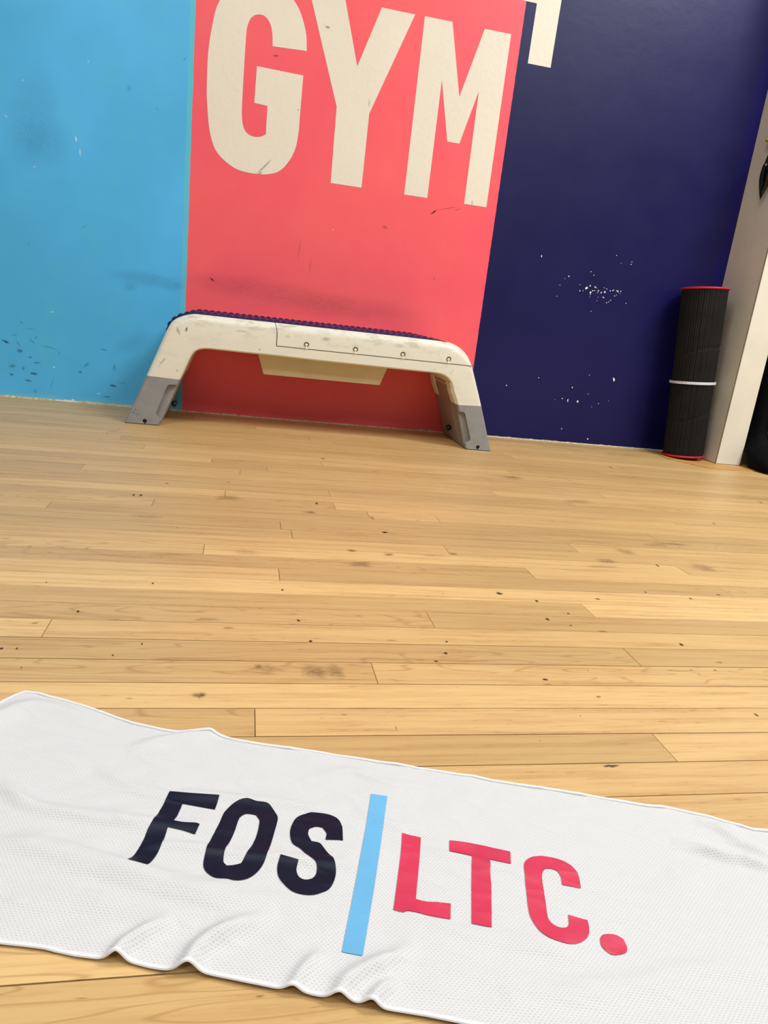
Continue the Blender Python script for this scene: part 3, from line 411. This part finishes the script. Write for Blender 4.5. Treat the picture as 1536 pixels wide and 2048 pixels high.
# ceiling light fittings
for i, (x, y, sx_, sy_, w) in enumerate(PANELS):
    t_ = empty('ceiling_light', (x, y, CEIL)); tag(t_, 'flat white rectangular ceiling light panel above the room', 'ceiling light', 'ceiling light panels')
    bm = bmesh.new()
    for d in ((-sx_/2-.03, -sx_/2, -sy_/2-.03, sy_/2+.03), (sx_/2, sx_/2+.03, -sy_/2-.03, sy_/2+.03), (-sx_/2, sx_/2, -sy_/2-.03, -sy_/2), (-sx_/2, sx_/2, sy_/2, sy_/2+.03)):
        box(bm, *d, -.045, 0)
    obj('frame', bm, M_CEIL, t_)
    bm = bmesh.new(); box(bm, -sx_/2, sx_/2, -sy_/2, sy_/2, -.03, -.01)
    m = NT('lit_diffuser'); m.b.inputs['Emission Color'].default_value = (1, .94, .86, 1); m.b.inputs['Emission Strength'].default_value = 2.5
    obj('diffuser', bm, m.m, t_)

# ================================================================== step bench
YF, YB = -.289, -.012
bench = empty('step_bench', (.23, -.15, 0)); BO = Vector((.23, -.15, 0))
tag(bench, 'cream plastic aerobic step bench with grey feet standing against the pink wall', 'step bench')
def bo(name, bm, mat, smooth=False, parent=None, recalc=True):
    bmesh.ops.translate(bm, verts=bm.verts, vec=-BO)
    o = obj(name, bm, mat, parent or bench, smooth, recalc)
    return o
def boc(bm): bmesh.ops.translate(bm, verts=bm.verts, vec=-BO); return bm
OUT = [(-.3297,.002),(-.272,.1415),(-.2245,.263),(-.2106,.2935),(-.1962,.3085),(-.1779,.3185),(-.1558,.3255),(-.1373,.3275),(-.0007,.3275),(.10,.3275),(.21,.3275),(.40,.3275),(.56,.3270),(.5962,.3255),(.6225,.3205),(.6504,.3090),(.6723,.2905),(.6857,.2702),(.6919,.256),(.738,.1415),(.790,.002)]
INN = [(-.2337,.002),(-.1788,.1385),(-.1535,.2005),(-.1443,.2172),(-.1333,.2256),(-.1206,.2305),(-.1046,.2325),(-.0905,.2328),(-.0007,.2320),(.10,.2315),(.21,.2300),(.40,.2290),(.56,.2285),(.588,.2271),(.6067,.2219),(.6210,.2120),(.6300,.2010),(.6363,.187),(.6400,.176),(.6577,.1385),(.7056,.002)]
def refine(P, n=3):
    out = []
    for i in range(len(P)-1):
        p0 = Vector(P[max(i-1, 0)]); p1 = Vector(P[i]); p2 = Vector(P[i+1]); p3 = Vector(P[min(i+2, len(P)-1)])
        L = (p2-p1).length; t1 = (p2-p0)*.5; t2 = (p3-p1)*.5
        if t1.length > L: t1 *= L/t1.length
        if t2.length > L: t2 *= L/t2.length
        for k in range(n):
            t = k/n; out.append(p1*(2*t**3-3*t**2+1)+t1*(t**3-2*t**2+t)+p2*(-2*t**3+3*t**2)+t2*(t**3-t**2))
    out.append(Vector(P[-1])); return out
def section(o, i, rad, ex=0):
    """closed loop: front face up, rounded top edge, back face down"""
    o = Vector(o); i = Vector(i); d = (o-i).normalized(); L = (o-i).length
    pts = [(YF+.004, 0), (YF, .004)]
    for k in range(7):
        a = k/6*math.pi/2; pts.append((YF + rad*(1-math.cos(a)), L - rad + rad*math.sin(a)))
    for k in range(7):
        a = math.pi/2*(1-k/6); pts.append((YB - rad*(1-math.cos(a)), L - rad + rad*math.sin(a)))
    pts += [(YB, .004), (YB-.004, 0)]
    return [(i.x + d.x*h, y, i.y + d.y*h) for y, h in pts]
def arch(bm, O, I, R):
    rings = []
    for o, i, r in zip(O, I, R): rings.append([bm.verts.new(p) for p in section(o, i, r)])
    n = len(rings[0])
    for A, B in zip(rings, rings[1:]):
        for k in range(n): bm.faces.new((A[k], A[(k+1) % n], B[(k+1) % n], B[k]))
    bm.faces.new(rings[0][::-1]); bm.faces.new(rings[-1])
Of, If = refine(OUT), refine(INN)
def rad_at(i, n):
    t = min(i, n-1-i)/n
    return .006 + .020*min(1, t/.22)
i0, i1 = 3, len(Of)-4           # stations at the colour break (z about .14)
bm = bmesh.new(); arch(bm, Of[i0:i1+1], If[i0:i1+1], [rad_at(i, len(Of)) for i in range(i0, i1+1)])
shell = bo('shell', bm, M_SHELL, 35)
# hollow under the deck and shallow latch dimples on the front face
bm = bmesh.new(); prism(bm, [(-.10,.20),(.56,.20),(.555,.262),(-.09,.262)], 1, YF+.018, YB-.018); carve(shell, boc(bm))
LAT = [(.1749,.2722),(.3208,.2730),(.466,.2732),(.6101,.2732)]
bm = bmesh.new()
for x, z in LAT:
    cyl(bm, (x, YF-.01, z+.001), (x, YF+.012, z+.001), .0095, 24, .0070)
carve(shell, boc(bm)); 
for p in shell.data.polygons: p.use_smooth = True
shell.data.set_sharp_from_angle(angle=math.radians(35))
# removable front cover outlined by its joint line
def seamy(z, L=.3275):
    h = L - .026
    return YF if z < h else YF + .026*(1-math.sqrt(max(0, 1-((z-h)/.026)**2)))
pts = []
for x, z in ((.0805,.3255),(.0835,.318),(.0862,.309),(.0878,.298),(.0884,.282),(.0885,.2615)): pts.append((x, seamy(z)-.0002, z))
line1 = pts[:]
bm = bmesh.new(); tube(bm, line1, .0011, 6)
segs = [.0885] + [v for x, z in LAT for v in (x-.0045, x+.0045)] + [.6895]
for a, b in zip(segs[::2], segs[1::2]):
    tube(bm, [(a, YF-.0001, .2613), (b, YF-.0001, .2613)], .0010, 6)
bo('seam', bm, M_SEAM)
for x, z in LAT:
    bm = bmesh.new(); tube(bm, [(x, YF+.003, z-.001), (x, YF+.0005, z-.005), (x, YF-.0010, z-.011)], [.0030, .0032, .0034], 10)
    bmesh.ops.create_uvsphere(bm, u_segments=10, v_segments=8, radius=.0046, matrix=Matrix.Translation((x, YF+.0035, z+.000)))
    bo('latch_peg', bm, M_SHELL, True)
# grey legs
def leg(lo, hi, side):
    bm = bmesh.new(); arch(bm, Of[lo:hi+1], If[lo:hi+1], [rad_at(i, len(Of)) for i in range(lo, hi+1)])
    o = bo('leg', bm, M_GRAY, 35)
    if side < 0: pocket = [(-.17,.1235),(-.206,.1225),(-.2125,.1185),(-.2185,.1058),(-.2440,.0350),(-.2425,.0295),(-.2236,.0130),(-.16,.0130)]; hx = -.2735
    else: pocket = [(.63,.1179),(.681,.1179),(.6868,.1130),(.7165,.0345),(.7150,.0290),(.6975,.0165),(.63,.0165)]; hx = .7445
    bm = bmesh.new(); prism(bm, pocket, 1, YF-.01, YF+.014); carve(o, boc(bm))
    bm = bmesh.new(); cyl(bm, (hx, YF-.01, .0105), (hx, YF+.012, .0105), .0062, 18); carve(o, boc(bm))
    bm = bmesh.new(); box(bm, hx-.0014, hx+.0014, YF-.01, YF+.012, -.002, .009); carve(o, boc(bm))
    for p in o.data.polygons: p.use_smooth = True
    o.data.set_sharp_from_angle(angle=math.radians(35))
    bm = bmesh.new(); cyl(bm, (hx, YF+.004, .0105), (hx, YF+.0118, .0105), .0061, 18)  # black plug added to draw the dark inside the foot hole
    c = obj('hole_dark', boc(bm), M_BLACK, o); 
    # rubber sole
    x0, x1 = (-.3297, -.2337) if side < 0 else (.7056, .790)
    bm = bmesh.new(); box(bm, min(x0, x1)+.001, max(x0, x1)-.001, YF+.002, YB-.002, 0.0, .003)
    s = obj('rubber_sole', boc(bm), M_BLACK, o)
    return o
legL = leg(0, i0, -1); legR = leg(i1, len(Of)-1, 1)
# adjusting knobs on the inner sides
def knob(p, d, r, parent):
    p = Vector(p); d = Vector(d).normalized(); bm = bmesh.new()
    cyl(bm, p, p+d*.006, r*.6, 14); tube(bm, [p+d*.006, p+d*.009, p+d*.016, p+d*.018], [r*.85, r, r, r*.8], 8)
    obj('knob', boc(bm), M_BLACK, parent, False, True)
knob((-.214, -.165, .053), (.93, 0, -.36), .0095, legL)
knob((.690, -.15, .047), (-.93, 0, -.33), .0105, legR)
# inner panels of the legs and the grooved rails beside them
def along(side, z):   # inner face x at height z
    a, b = ((-.2337,.002),(-.1788,.1385)) if side < 0 else ((.7056,.002),(.6577,.1385))
    return a[0] + (b[0]-a[0])*(z-a[1])/(b[1]-a[1])
for side in (-1, 1):
    s = 1 if side < 0 else -1
    P_ = [(along(side, z)+s*.0015, z) for z in (.012, .05, .10, .1385)]
    if side > 0: P_ += [(.6400-.0015,.176),(.6345,.192),(.6285,.2028)]
    else: pass
    bm = bmesh.new(); loop = P_ + [(x - s*.004, z) for x, z in reversed(P_)]
    prism(bm, loop, 1, YF+.072, YB-.062); bo('inner_panel', bm, M_GRAYIN)
    for (ya, yb) in () if side < 0 else ((YF+.010, YF+.022), (YF+.030, YF+.040), (YF+.048, YF+.060), (YB-.050, YB-.040), (YB-.032, YB-.022), (YB-.016, YB-.006)):
        bm = bmesh.new(); q = [(x + s*.0035, z) for x, z in P_[3:]]; q[0] = (q[0][0]-s*.001, .1395)
        loop = q + [(x - s*.005, z) for x, z in reversed(q)]
        prism(bm, loop, 1, ya, yb); bo('rail', bm, M_SHELL)
# rippled rubber pad on the deck
def ss_(a, b, v):
    v = max(0, min(1, (v-a)/(b-a))); return v*v*(3-2*v)
top = [p for p in Of if p.x > -.232 and p.x < .6 and p.y > .25]
top = [(-.2245,.263)] + [tuple(p) for p in top if p.x > -.2245] + [(.604,.3250)]
R_ = resample(top, 840); bm = bmesh.new(); rows = []; NY = 72
Ltot = sum((Vector(a)-Vector(b)).length for a, b in zip(top, top[1:]))
for i, p in enumerate(R_):
    a = R_[max(i-1, 0)]; b = R_[min(i+1, len(R_)-1)]; tdir = (b-a).normalized(); nrm = Vector((-tdir.y, tdir.x))
    s_ = Ltot*i/(len(R_)-1); endf = min(1, s_/.02, (Ltot-s_)/.07)
    row = []
    for j in range(NY+1):
        y = YF+.016 + (YB-.016-YF-.016)*j/NY; ef = min(1, j/2, (NY-j)/2)
        q = j/NY; rim = 1 - ss_(.10, .14, q)*(1-ss_(.86, .90, q))
        hgt = .0024 + rim*(.0012 + .0044*abs(math.sin(math.pi*s_/.0195))**.8)
        hgt = hgt*endf*ef - .001
        # lower half of the section blends into the rounded shell edge
        row.append(bm.verts.new((p.x + nrm.x*hgt, y, p.y + nrm.y*hgt)))
    rows.append(row)
for A, B in zip(rows, rows[1:]):
    for j in range(NY): bm.faces.new((A[j], B[j], B[j+1], A[j+1]))
pad = bo('deck_pad', bm, M_PAD, 50)
# folded back support stowed under the deck
bm = bmesh.new()
tp = [(.036,-.235),(.438,-.235),(.438,-.065),(.036,-.065)]; bt = [(.058,-.222),(.418,-.222),(.418,-.078),(.058,-.078)]
A = [bm.verts.new((x, y, .236)) for x, y in tp]; Bm_ = [bm.verts.new((x*.31+x2*.69, y*.2+y2*.8, .190)) for (x, y), (x2, y2) in zip(tp, bt)]; C_ = [bm.verts.new((x, y, .169)) for x, y in bt]
for K, L_ in ((A, Bm_), (Bm_, C_)):
    for i in range(4): bm.faces.new((K[i], L_[i], L_[(i+1) % 4], K[(i+1) % 4]))
bm.faces.new(C_); bm.faces.new(A)
tray = bo('stowed_back_support', bm, M_TRAY); bevel(tray, .002, 2)
# scuffs on the shell
bm = bmesh.new(); lay = bm.verts.layers.float.new('fade')
for (x, z, rx, rz, ang, al) in ((-.166,.2805,.0035,.0075,-15,.9),(-.188,.2745,.004,.013,25,.4),(.041,.2462,.002,.002,0,.9),(-.232,.182,.006,.003,30,.4),(-.225,.190,.008,.003,60,.35),(-.237,.172,.005,.002,40,.4),(-.188,.164,.006,.002,-30,.4),(.576,.2845,.0017,.0015,0,.8),(.568,.240,.002,.0015,0,.8),(.555,.236,.0016,.0012,0,.6),(.665,.296,.012,.0012,15,.4),(.625,.238,.010,.0009,50,.5),(-.013,.2925,.02,.002,0,.3),(-.305,.033,.004,.003,30,.5),(-.300,.042,.003,.002,0,.5),(-.296,.028,.004,.002,20,.5),(.76,.047,.004,.002,60,.35),(.12,.291,.008,.006,0,.2),(.23,.295,.012,.007,0,.25),(.45,.298,.02,.006,0,.2)):
    a = math.radians(ang)
    fadefan(bm, lay, (x, z), (rx*math.cos(a), rx*math.sin(a)), (-rz*math.sin(a), rz*math.cos(a)), al, lambda X_, Z_: (X_, YF-.0005, Z_), .2, 12)
o = obj('scuff_marks', boc(bm), M_SCUFF, bench); o['kind'] = 'stuff'

# ================================================================== rolled exercise mat
mb = Vector((1.590, -.118, 0)); mt = Vector((1.547, -.090, .592))
mat = empty('exercise_mat', mb); tag(mat, 'tall rolled black ribbed exercise mat with red inner layer beside the white casing', 'exercise mat')
axis = (mt-mb).normalized(); Q = axis.to_track_quat('Z', 'Y')
H = (mt-mb).length
def spiral(th0, th1, n, rfun):
    return [(rfun(a)*math.cos(a), rfun(a)*math.sin(a)) for a in (th0+(th1-th0)*i/(n-1) for i in range(n))]
def flare(z): return .0715 + .0065*(z/H)
turns = 3.5; T = .0095
def roll(r_off_out, r_off_in, ribs, name, matl, z0, z1, nz=24):
    bm = bmesh.new(); n = 720 if ribs else 260; th1 = math.radians(70); th0 = th1 - turns*2*math.pi
    O, I = [], []
    for zz in range(nz+1):
        z = z0+(z1-z0)*zz/nz; o_, i_ = [], []
        for k in range(n):
            a = th0+(th1-th0)*k/(n-1); base = flare(z)/.0715*(.0715 - (th1-a)/(2*math.pi)*T*1.05)
            rb = 0
            if ribs and (th1-a) < 2*math.pi*1.02: rb = .0013*math.sin(a*58)
            if ribs:
                for zc, am, ph in ((.375, .022, .60), (.172, .035, -.96)):
                    pz = z - zc - am*math.sin(a+ph); rb -= .0036*math.exp(-(pz/.0030)**2)
            o_.append(bm.verts.new((math.cos(a)*(base-r_off_out+rb), math.sin(a)*(base-r_off_out+rb), z)))
            i_.append(bm.verts.new((math.cos(a)*(base-r_off_in), math.sin(a)*(base-r_off_in), z)))
        O.append(o_); I.append(i_)
    for zz in range(nz):
        for k in range(n-1):
            bm.faces.new((O[zz][k], O[zz][k+1], O[zz+1][k+1], O[zz+1][k])); bm.faces.new((I[zz][k], I[zz+1][k], I[zz+1][k+1], I[zz][k+1]))
        for k in (0, n-1): bm.faces.new((O[zz][k], O[zz+1][k], I[zz+1][k], I[zz][k]))
    for zz in (0, nz):
        for k in range(n-1): bm.faces.new((O[zz][k], I[zz][k], I[zz][k+1], O[zz][k+1]))
    bmesh.ops.rotate(bm, verts=bm.verts, cent=(0,0,0), matrix=Q.to_matrix())
    return obj(name, bm, matl, mat, 60, True)
roll(0, .0055, True, 'black_foam_layer', M_FOAM, .0115, H-.006, 90)
roll(.0050, .0085, False, 'red_foam_layer', M_REDFOAM, .0105, H-.0055, 3)
# red rim showing at both ends
for nm, z, rr in (('red_rim', H-.003, flare(H)), ('red_rim', .0125, flare(0))):
    bm = bmesh.new(); ring = []
    for k in range(64):
        a = 2*math.pi*k/64; ring.append(Vector((math.cos(a)*(rr-.0012), math.sin(a)*(rr-.0012), z)))
    ring.append(ring[0]); r2 = [Q @ p for p in ring]; tube(bm, r2, .0036, 8, 1, False); obj(nm, bm, M_REDFOAM, mat, True)
bm = bmesh.new(); zb = .273; A_, B_ = [], []
prof = [(-.0045,.0002),(-.0045,.0022),(.0045,.0022),(.0045,.0002)]; rings = []
for k in range(96):
    a = 2*math.pi*k/96; r = flare(zb)+.0006+(.0003*math.sin(a*62))
    rings.append([bm.verts.new(Q @ Vector((math.cos(a)*(r+dr), math.sin(a)*(r+dr), zb+dz))) for dz, dr in prof])
for k in range(96):
    A_, B_ = rings[k], rings[(k+1) % 96]
    for j in range(3): bm.faces.new((A_[j], B_[j], B_[j+1], A_[j+1]))
obj('elastic_band', bm, M_BAND, mat, False, True)

# ================================================================== black bag right of the casing
bag = empty('gym_bag', (1.93, -.20, 0)); tag(bag, 'black nylon bag with a silver cord standing right of the white casing', 'bag')
bm = bmesh.new(); rings = []
#        z,  centre x, centre y, half width, half depth
prof = [(0, .034, -.072, .185, .098), (.012, .034, -.074, .200, .112), (.035, .030, -.062, .196, .106), (.06, .018, -.030, .184, .088), (.085, .012, .005, .168, .068), (.12, .016, .022, .156, .055),
        (.20, .018, .030, .152, .050), (.34, .018, .030, .152, .050), (.48, .018, .032, .150, .046), (.60, .02, .036, .142, .040), (.68, .02, .04, .12, .032), (.70, .02, .04, .06, .015)]
for z, cx_, cy_, fx, fy in prof:
    ring = []
    for k in range(48):
        a = 2*math.pi*k/48; ca, sa = math.cos(a), math.sin(a); e = .75
        px = math.copysign(abs(ca)**e, ca)*fx; py = math.copysign(abs(sa)**e, sa)*fy
        w = 1 + .04*noise.noise(Vector((ca*2.2, sa*2.2, z*9)))
        ring.append(bm.verts.new((cx_ + px*w, cy_ + py*w, z)))
    rings.append(ring)
for A, B in zip(rings, rings[1:]):
    for k in range(48): bm.faces.new((A[k], A[(k+1) % 48], B[(k+1) % 48], B[k]))
bm.faces.new(rings[0][::-1]); bm.faces.new(rings[-1])
bb = obj('bag_body', bm, M_BAGC, bag, 70); sd = bb.modifiers.new('s', 'SUBSURF'); sd.levels = 2; sd.render_levels = 2
bm = bmesh.new(); pts = [(-.093,-.026,.275),(-.098,-.024,.25),(-.100,-.024,.21),(-.103,-.026,.17),(-.104,-.030,.13),(-.100,-.046,.105)]
tube(bm, resample(pts, 30), .0014, 8); obj('cord', bm, M_CORD, bag, True)
bm = bmesh.new(); pts = [(-.125,-.128,.062),(-.118,-.148,.052),(-.105,-.168,.040),(-.07,-.180,.030),(0,-.184,.028)]
tube(bm, resample(pts, 30), .0016, 8); obj('cord', bm, M_CORD, bag, True)

# ================================================================== things hung on the casing, mostly past the frame
def hook(z, x=1.70):
    bm = bmesh.new(); tube(bm, resample([(0,0,0),(0,-.028,0),(0,-.045,.004),(0,-.05,.018)], 14), .0035, 10)
    bmesh.ops.create_cone(bm, cap_ends=True, segments=16, radius1=.012, radius2=.012, depth=.004, matrix=Matrix.Translation((0,-.002,0)) @ Matrix.Rotation(math.pi/2, 4, 'X'))
    h = obj('wall_hook', bm, M_HOOK, None, True); h.location = (x, -.202, z); return h
# black glossy strap looped over a hook on the side of the casing
strap = empty('rubber_strap', (1.648, -.15, .99)); tag(strap, 'glossy black rubber strap hanging with pointed end on the side of the white casing', 'strap')
SO = Vector((1.648, -.15, .99))
bm = bmesh.new()
tube(bm, resample([(1.650,-.165,1.03),(1.650,-.145,1.036),(1.649,-.128,1.025),(1.649,-.121,1.000),(1.649,-.1165,.972),(1.649,-.1165,.950),(1.649,-.1195,.925),(1.649,-.1235,.905),(1.649,-.128,.887)], 40), [.009]*16+[.012]*8+[.0115]*2+[.0100*(1-i/13)+.0010 for i in range(14)], 12, .8)
bmesh.ops.translate(bm, verts=bm.verts, vec=-SO); obj('hanging_tail', bm, M_GLOSS, strap, True)
bm = bmesh.new()
tube(bm, resample([(1.654,-.165,1.0),(1.654,-.150,.985),(1.654,-.140,.96),(1.653,-.137,.935),(1.652,-.133,.912),(1.650,-.129,.892)], 30), [.012]*14+[.010-.0006*i for i in range(16)], 10, .6)
tube(bm, resample([(1.650,-.140,.985),(1.648,-.155,.972),(1.648,-.18,.965),(1.650,-.215,.98),(1.652,-.235,1.01)], 20), .016, 10, .7)
bmesh.ops.translate(bm, verts=bm.verts, vec=-SO); obj('loop', bm, M_GLOSS, strap, True)
bm = bmesh.new(); cyl(bm, (1.6715,-.165,1.03), (1.640,-.165,1.03), .004, 12); tube(bm, [(1.640,-.165,1.03),(1.636,-.165,1.034),(1.635,-.165,1.045)], .004, 10)
h = obj('wall_hook', bm, M_HOOK, None, True); tag(h, 'small steel peg on the side of the white casing holding the black strap', 'hook')
bm = bmesh.new()
tube(bm, resample([(1.660,-.076,1.0815),(1.655,-.084,1.078),(1.650,-.095,1.073),(1.650,-.120,1.070),(1.650,-.16,1.072),(1.650,-.21,1.085)], 24), [.0015,.004,.006]+[.0085]*21, 10, .8)
y_ = obj('resistance_band', bm, M_YEL, None, True); tag(y_, 'yellow rubber band end above the black strap on the white casing', 'exercise band')
bm = bmesh.new(); cyl(bm, (1.6715,-.19,1.068), (1.640,-.19,1.068), .0035, 12)
h = obj('wall_hook', bm, M_HOOK, None, True); tag(h, 'steel peg on the white casing holding the yellow band', 'hook')

# ================================================================== towel
towel = empty('sports_towel', (.30, -1.95, 0)); TO = Vector((.30, -1.95, 0))
tag(towel, 'white mesh towel with navy, blue and coral printed lettering lying on the wooden floor', 'towel')
def hseg(p, a, b):
    ab = b-a; t = max(0, min(1, (p-a).dot(ab)/ab.length_squared)); return (p-(a+ab*t)).length, t
WR = []
for pts, amp, w in WRK:
    q = resample(pts, max(8, len(pts)*4)) if False else [Vector(p) for p in pts]
    # smooth the ridge line
    s = []
    for i in range(len(q)-1):
        p0, p1, p2, p3 = q[max(i-1, 0)], q[i], q[i+1], q[min(i+2, len(q)-1)]
        for k in range(4):
            t = k/4; s.append(.5*((2*p1)+(p2-p0)*t+(2*p0-5*p1+4*p2-p3)*t*t+(3*p1-p0-3*p2+p3)*t**3))
    s.append(q[-1])
    lo = Vector((min(v.x for v in s), min(v.y for v in s))); hi = Vector((max(v.x for v in s), max(v.y for v in s)))
    hem_start = min((s[0]-Vector(q_)).length for q_ in TOP+BOT) < .012
    WR.append((s, amp, w, lo, hi, hem_start))
def height(x, y):
    p = Vector((x, y)); h = .0016
    for s, amp, w, lo, hi, hs in WR:
        m = w*2.6
        if x < lo.x-m or x > hi.x+m or y < lo.y-m or y > hi.y+m: continue
        best = 9; bt = 0; n = len(s)-1
        for i in range(n):
            d, t = hseg(p, s[i], s[i+1])
            if d < best: best = d; bt = (i+t)/n
        env = min(1, (1-bt)/.4) if hs else min(1, bt/.25, (1-bt)/.25)
        # ridge with a steeper near side
        h += amp*(1.0 if amp > .0055 else 1.5)*max(0, env)*math.exp(-(best/(w*.85))**2)
    v = Vector((x*9, y*16, 0)); h += .0011*max(-.6, noise.noise(v)) + .0004*noise.noise(Vector((x*40, y*60, 3)))
    v = Vector((x*14+y*9, y*34-x*7, 5)); h += .0016*abs(noise.noise(v))
    v = Vector((x*11-y*5, y*55+x*22, 9)); h += .0009*(1-abs(noise.noise(v)))**6
    return max(.0008, h)
NU, NV = 420, 150
Tp = resample(TOP, 3000); Bp = resample(BOT, 3000)
# even pairing of the two long edges along the towel
ax = (Vector(TOP[-1]) - Vector(TOP[0])).normalized()
def at(Pl, s):
    lo, hi = 0, len(Pl)-1
    while hi-lo > 1:
        m = (lo+hi)//2
        if Pl[m].dot(ax) < s: lo = m
        else: hi = m
    return Pl[lo].lerp(Pl[hi], (s-Pl[lo].dot(ax))/max(1e-9, Pl[hi].dot(ax)-Pl[lo].dot(ax)))
tA, tB = Vector(TOP[0]).dot(ax), Vector(TOP[-1]).dot(ax); bA, bB = Vector(BOT[0]).dot(ax), Vector(BOT[-1]).dot(ax)
bm = bmesh.new(); uvl = bm.loops.layers.uv.new('UVMap'); G_ = []
for i in range(NU+1):
    f = i/NU; a = at(Tp, tA+(tB-tA)*f); b = at(Bp, bA+(bB-bA)*f); r = []
    for j in range(NV+1):
        p = a.lerp(b, j/NV); h = height(p.x, p.y)
        r.append((bm.verts.new((p.x, p.y, h)), p))
    G_.append(r)
def uvof(p): d = Vector((-ax.y, ax.x)); return (p.x*ax.x+p.y*ax.y, p.x*d.x+p.y*d.y)
uvd = {}
for r in G_:
    for v, p in r: uvd[v] = uvof(p)
for i in range(NU):
    for j in range(NV):
        f = bm.faces.new((G_[i][j][0], G_[i][j+1][0], G_[i+1][j+1][0], G_[i+1][j][0]))
        for l in f.loops: l[uvl].uv = uvd[l.vert]
def raised(x, y, d): return (x, y, height(x, y)+d)
edgeT = [tuple(r[0][0].co) for r in G_]; edgeB = [tuple(r[-1][0].co) for r in G_]
endL = [tuple(q[0].co) for q in G_[0]]; endR = [tuple(q[0].co) for q in G_[-1]]
bmesh.ops.translate(bm, verts=bm.verts, vec=-TO)
cl = obj('cloth', bm, M_TOWEL, towel, True)
for p in cl.data.polygons: p.use_smooth = True
cl.data.set_sharp_from_angle(angle=math.pi)
sm = cl.modifiers.new('thick', 'SOLIDIFY'); sm.thickness = .0006; sm.offset = -1
for path in (edgeT, edgeB, endL, endR):
    bm = bmesh.new(); tube(bm, [(x, y, z+.0003) for x, y, z in path], .0016, 8, .7)
    bmesh.ops.translate(bm, verts=bm.verts, vec=-TO); obj('hem', bm, M_HEM, towel, True)
# printed characters follow the folds of the cloth
for key, mt_ in (('F', M_TNAVY), ('O', M_TNAVY), ('S', M_TNAVY), ('bar', M_TBLUE), ('L', M_TRED), ('T', M_TRED), ('C', M_TRED), ('dot', M_TRED)):
    loops = [smoothpoly(LET[key], 5, 48)]
    if key == 'O': loops.append(smoothpoly(LET['Oi'], 5, 48))
    bm = bmesh.new(); flatshape(bm, loops, lambda p: (p[0], p[1], 0))
    xs = [v.co.x for v in bm.verts]; ys = [v.co.y for v in bm.verts]
    for c0, c1, no in ((min(xs), max(xs), (1,0,0)), (min(ys), max(ys), (0,1,0))):
        c = c0 + .002
        while c < c1:
            bmesh.ops.bisect_plane(bm, geom=bm.verts[:]+bm.edges[:]+bm.faces[:], plane_co=(c if no[0] else 0, c if no[1] else 0, 0), plane_no=no)
            c += .0022
    uvl = bm.loops.layers.uv.new('UVMap')
    for f in bm.faces:
        if f.normal.z < 0: f.normal_flip()
        for l in f.loops: l[uvl].uv = uvof(l.vert.co)
    for v in bm.verts: v.co.z = height(v.co.x, v.co.y) + .0006
    bmesh.ops.translate(bm, verts=bm.verts, vec=-TO)
    o = obj('printed_bar' if key == 'bar' else 'printed_full_stop' if key == 'dot' else 'printed_letter', bm, mt_, towel)
    for p in o.data.polygons: p.use_smooth = True
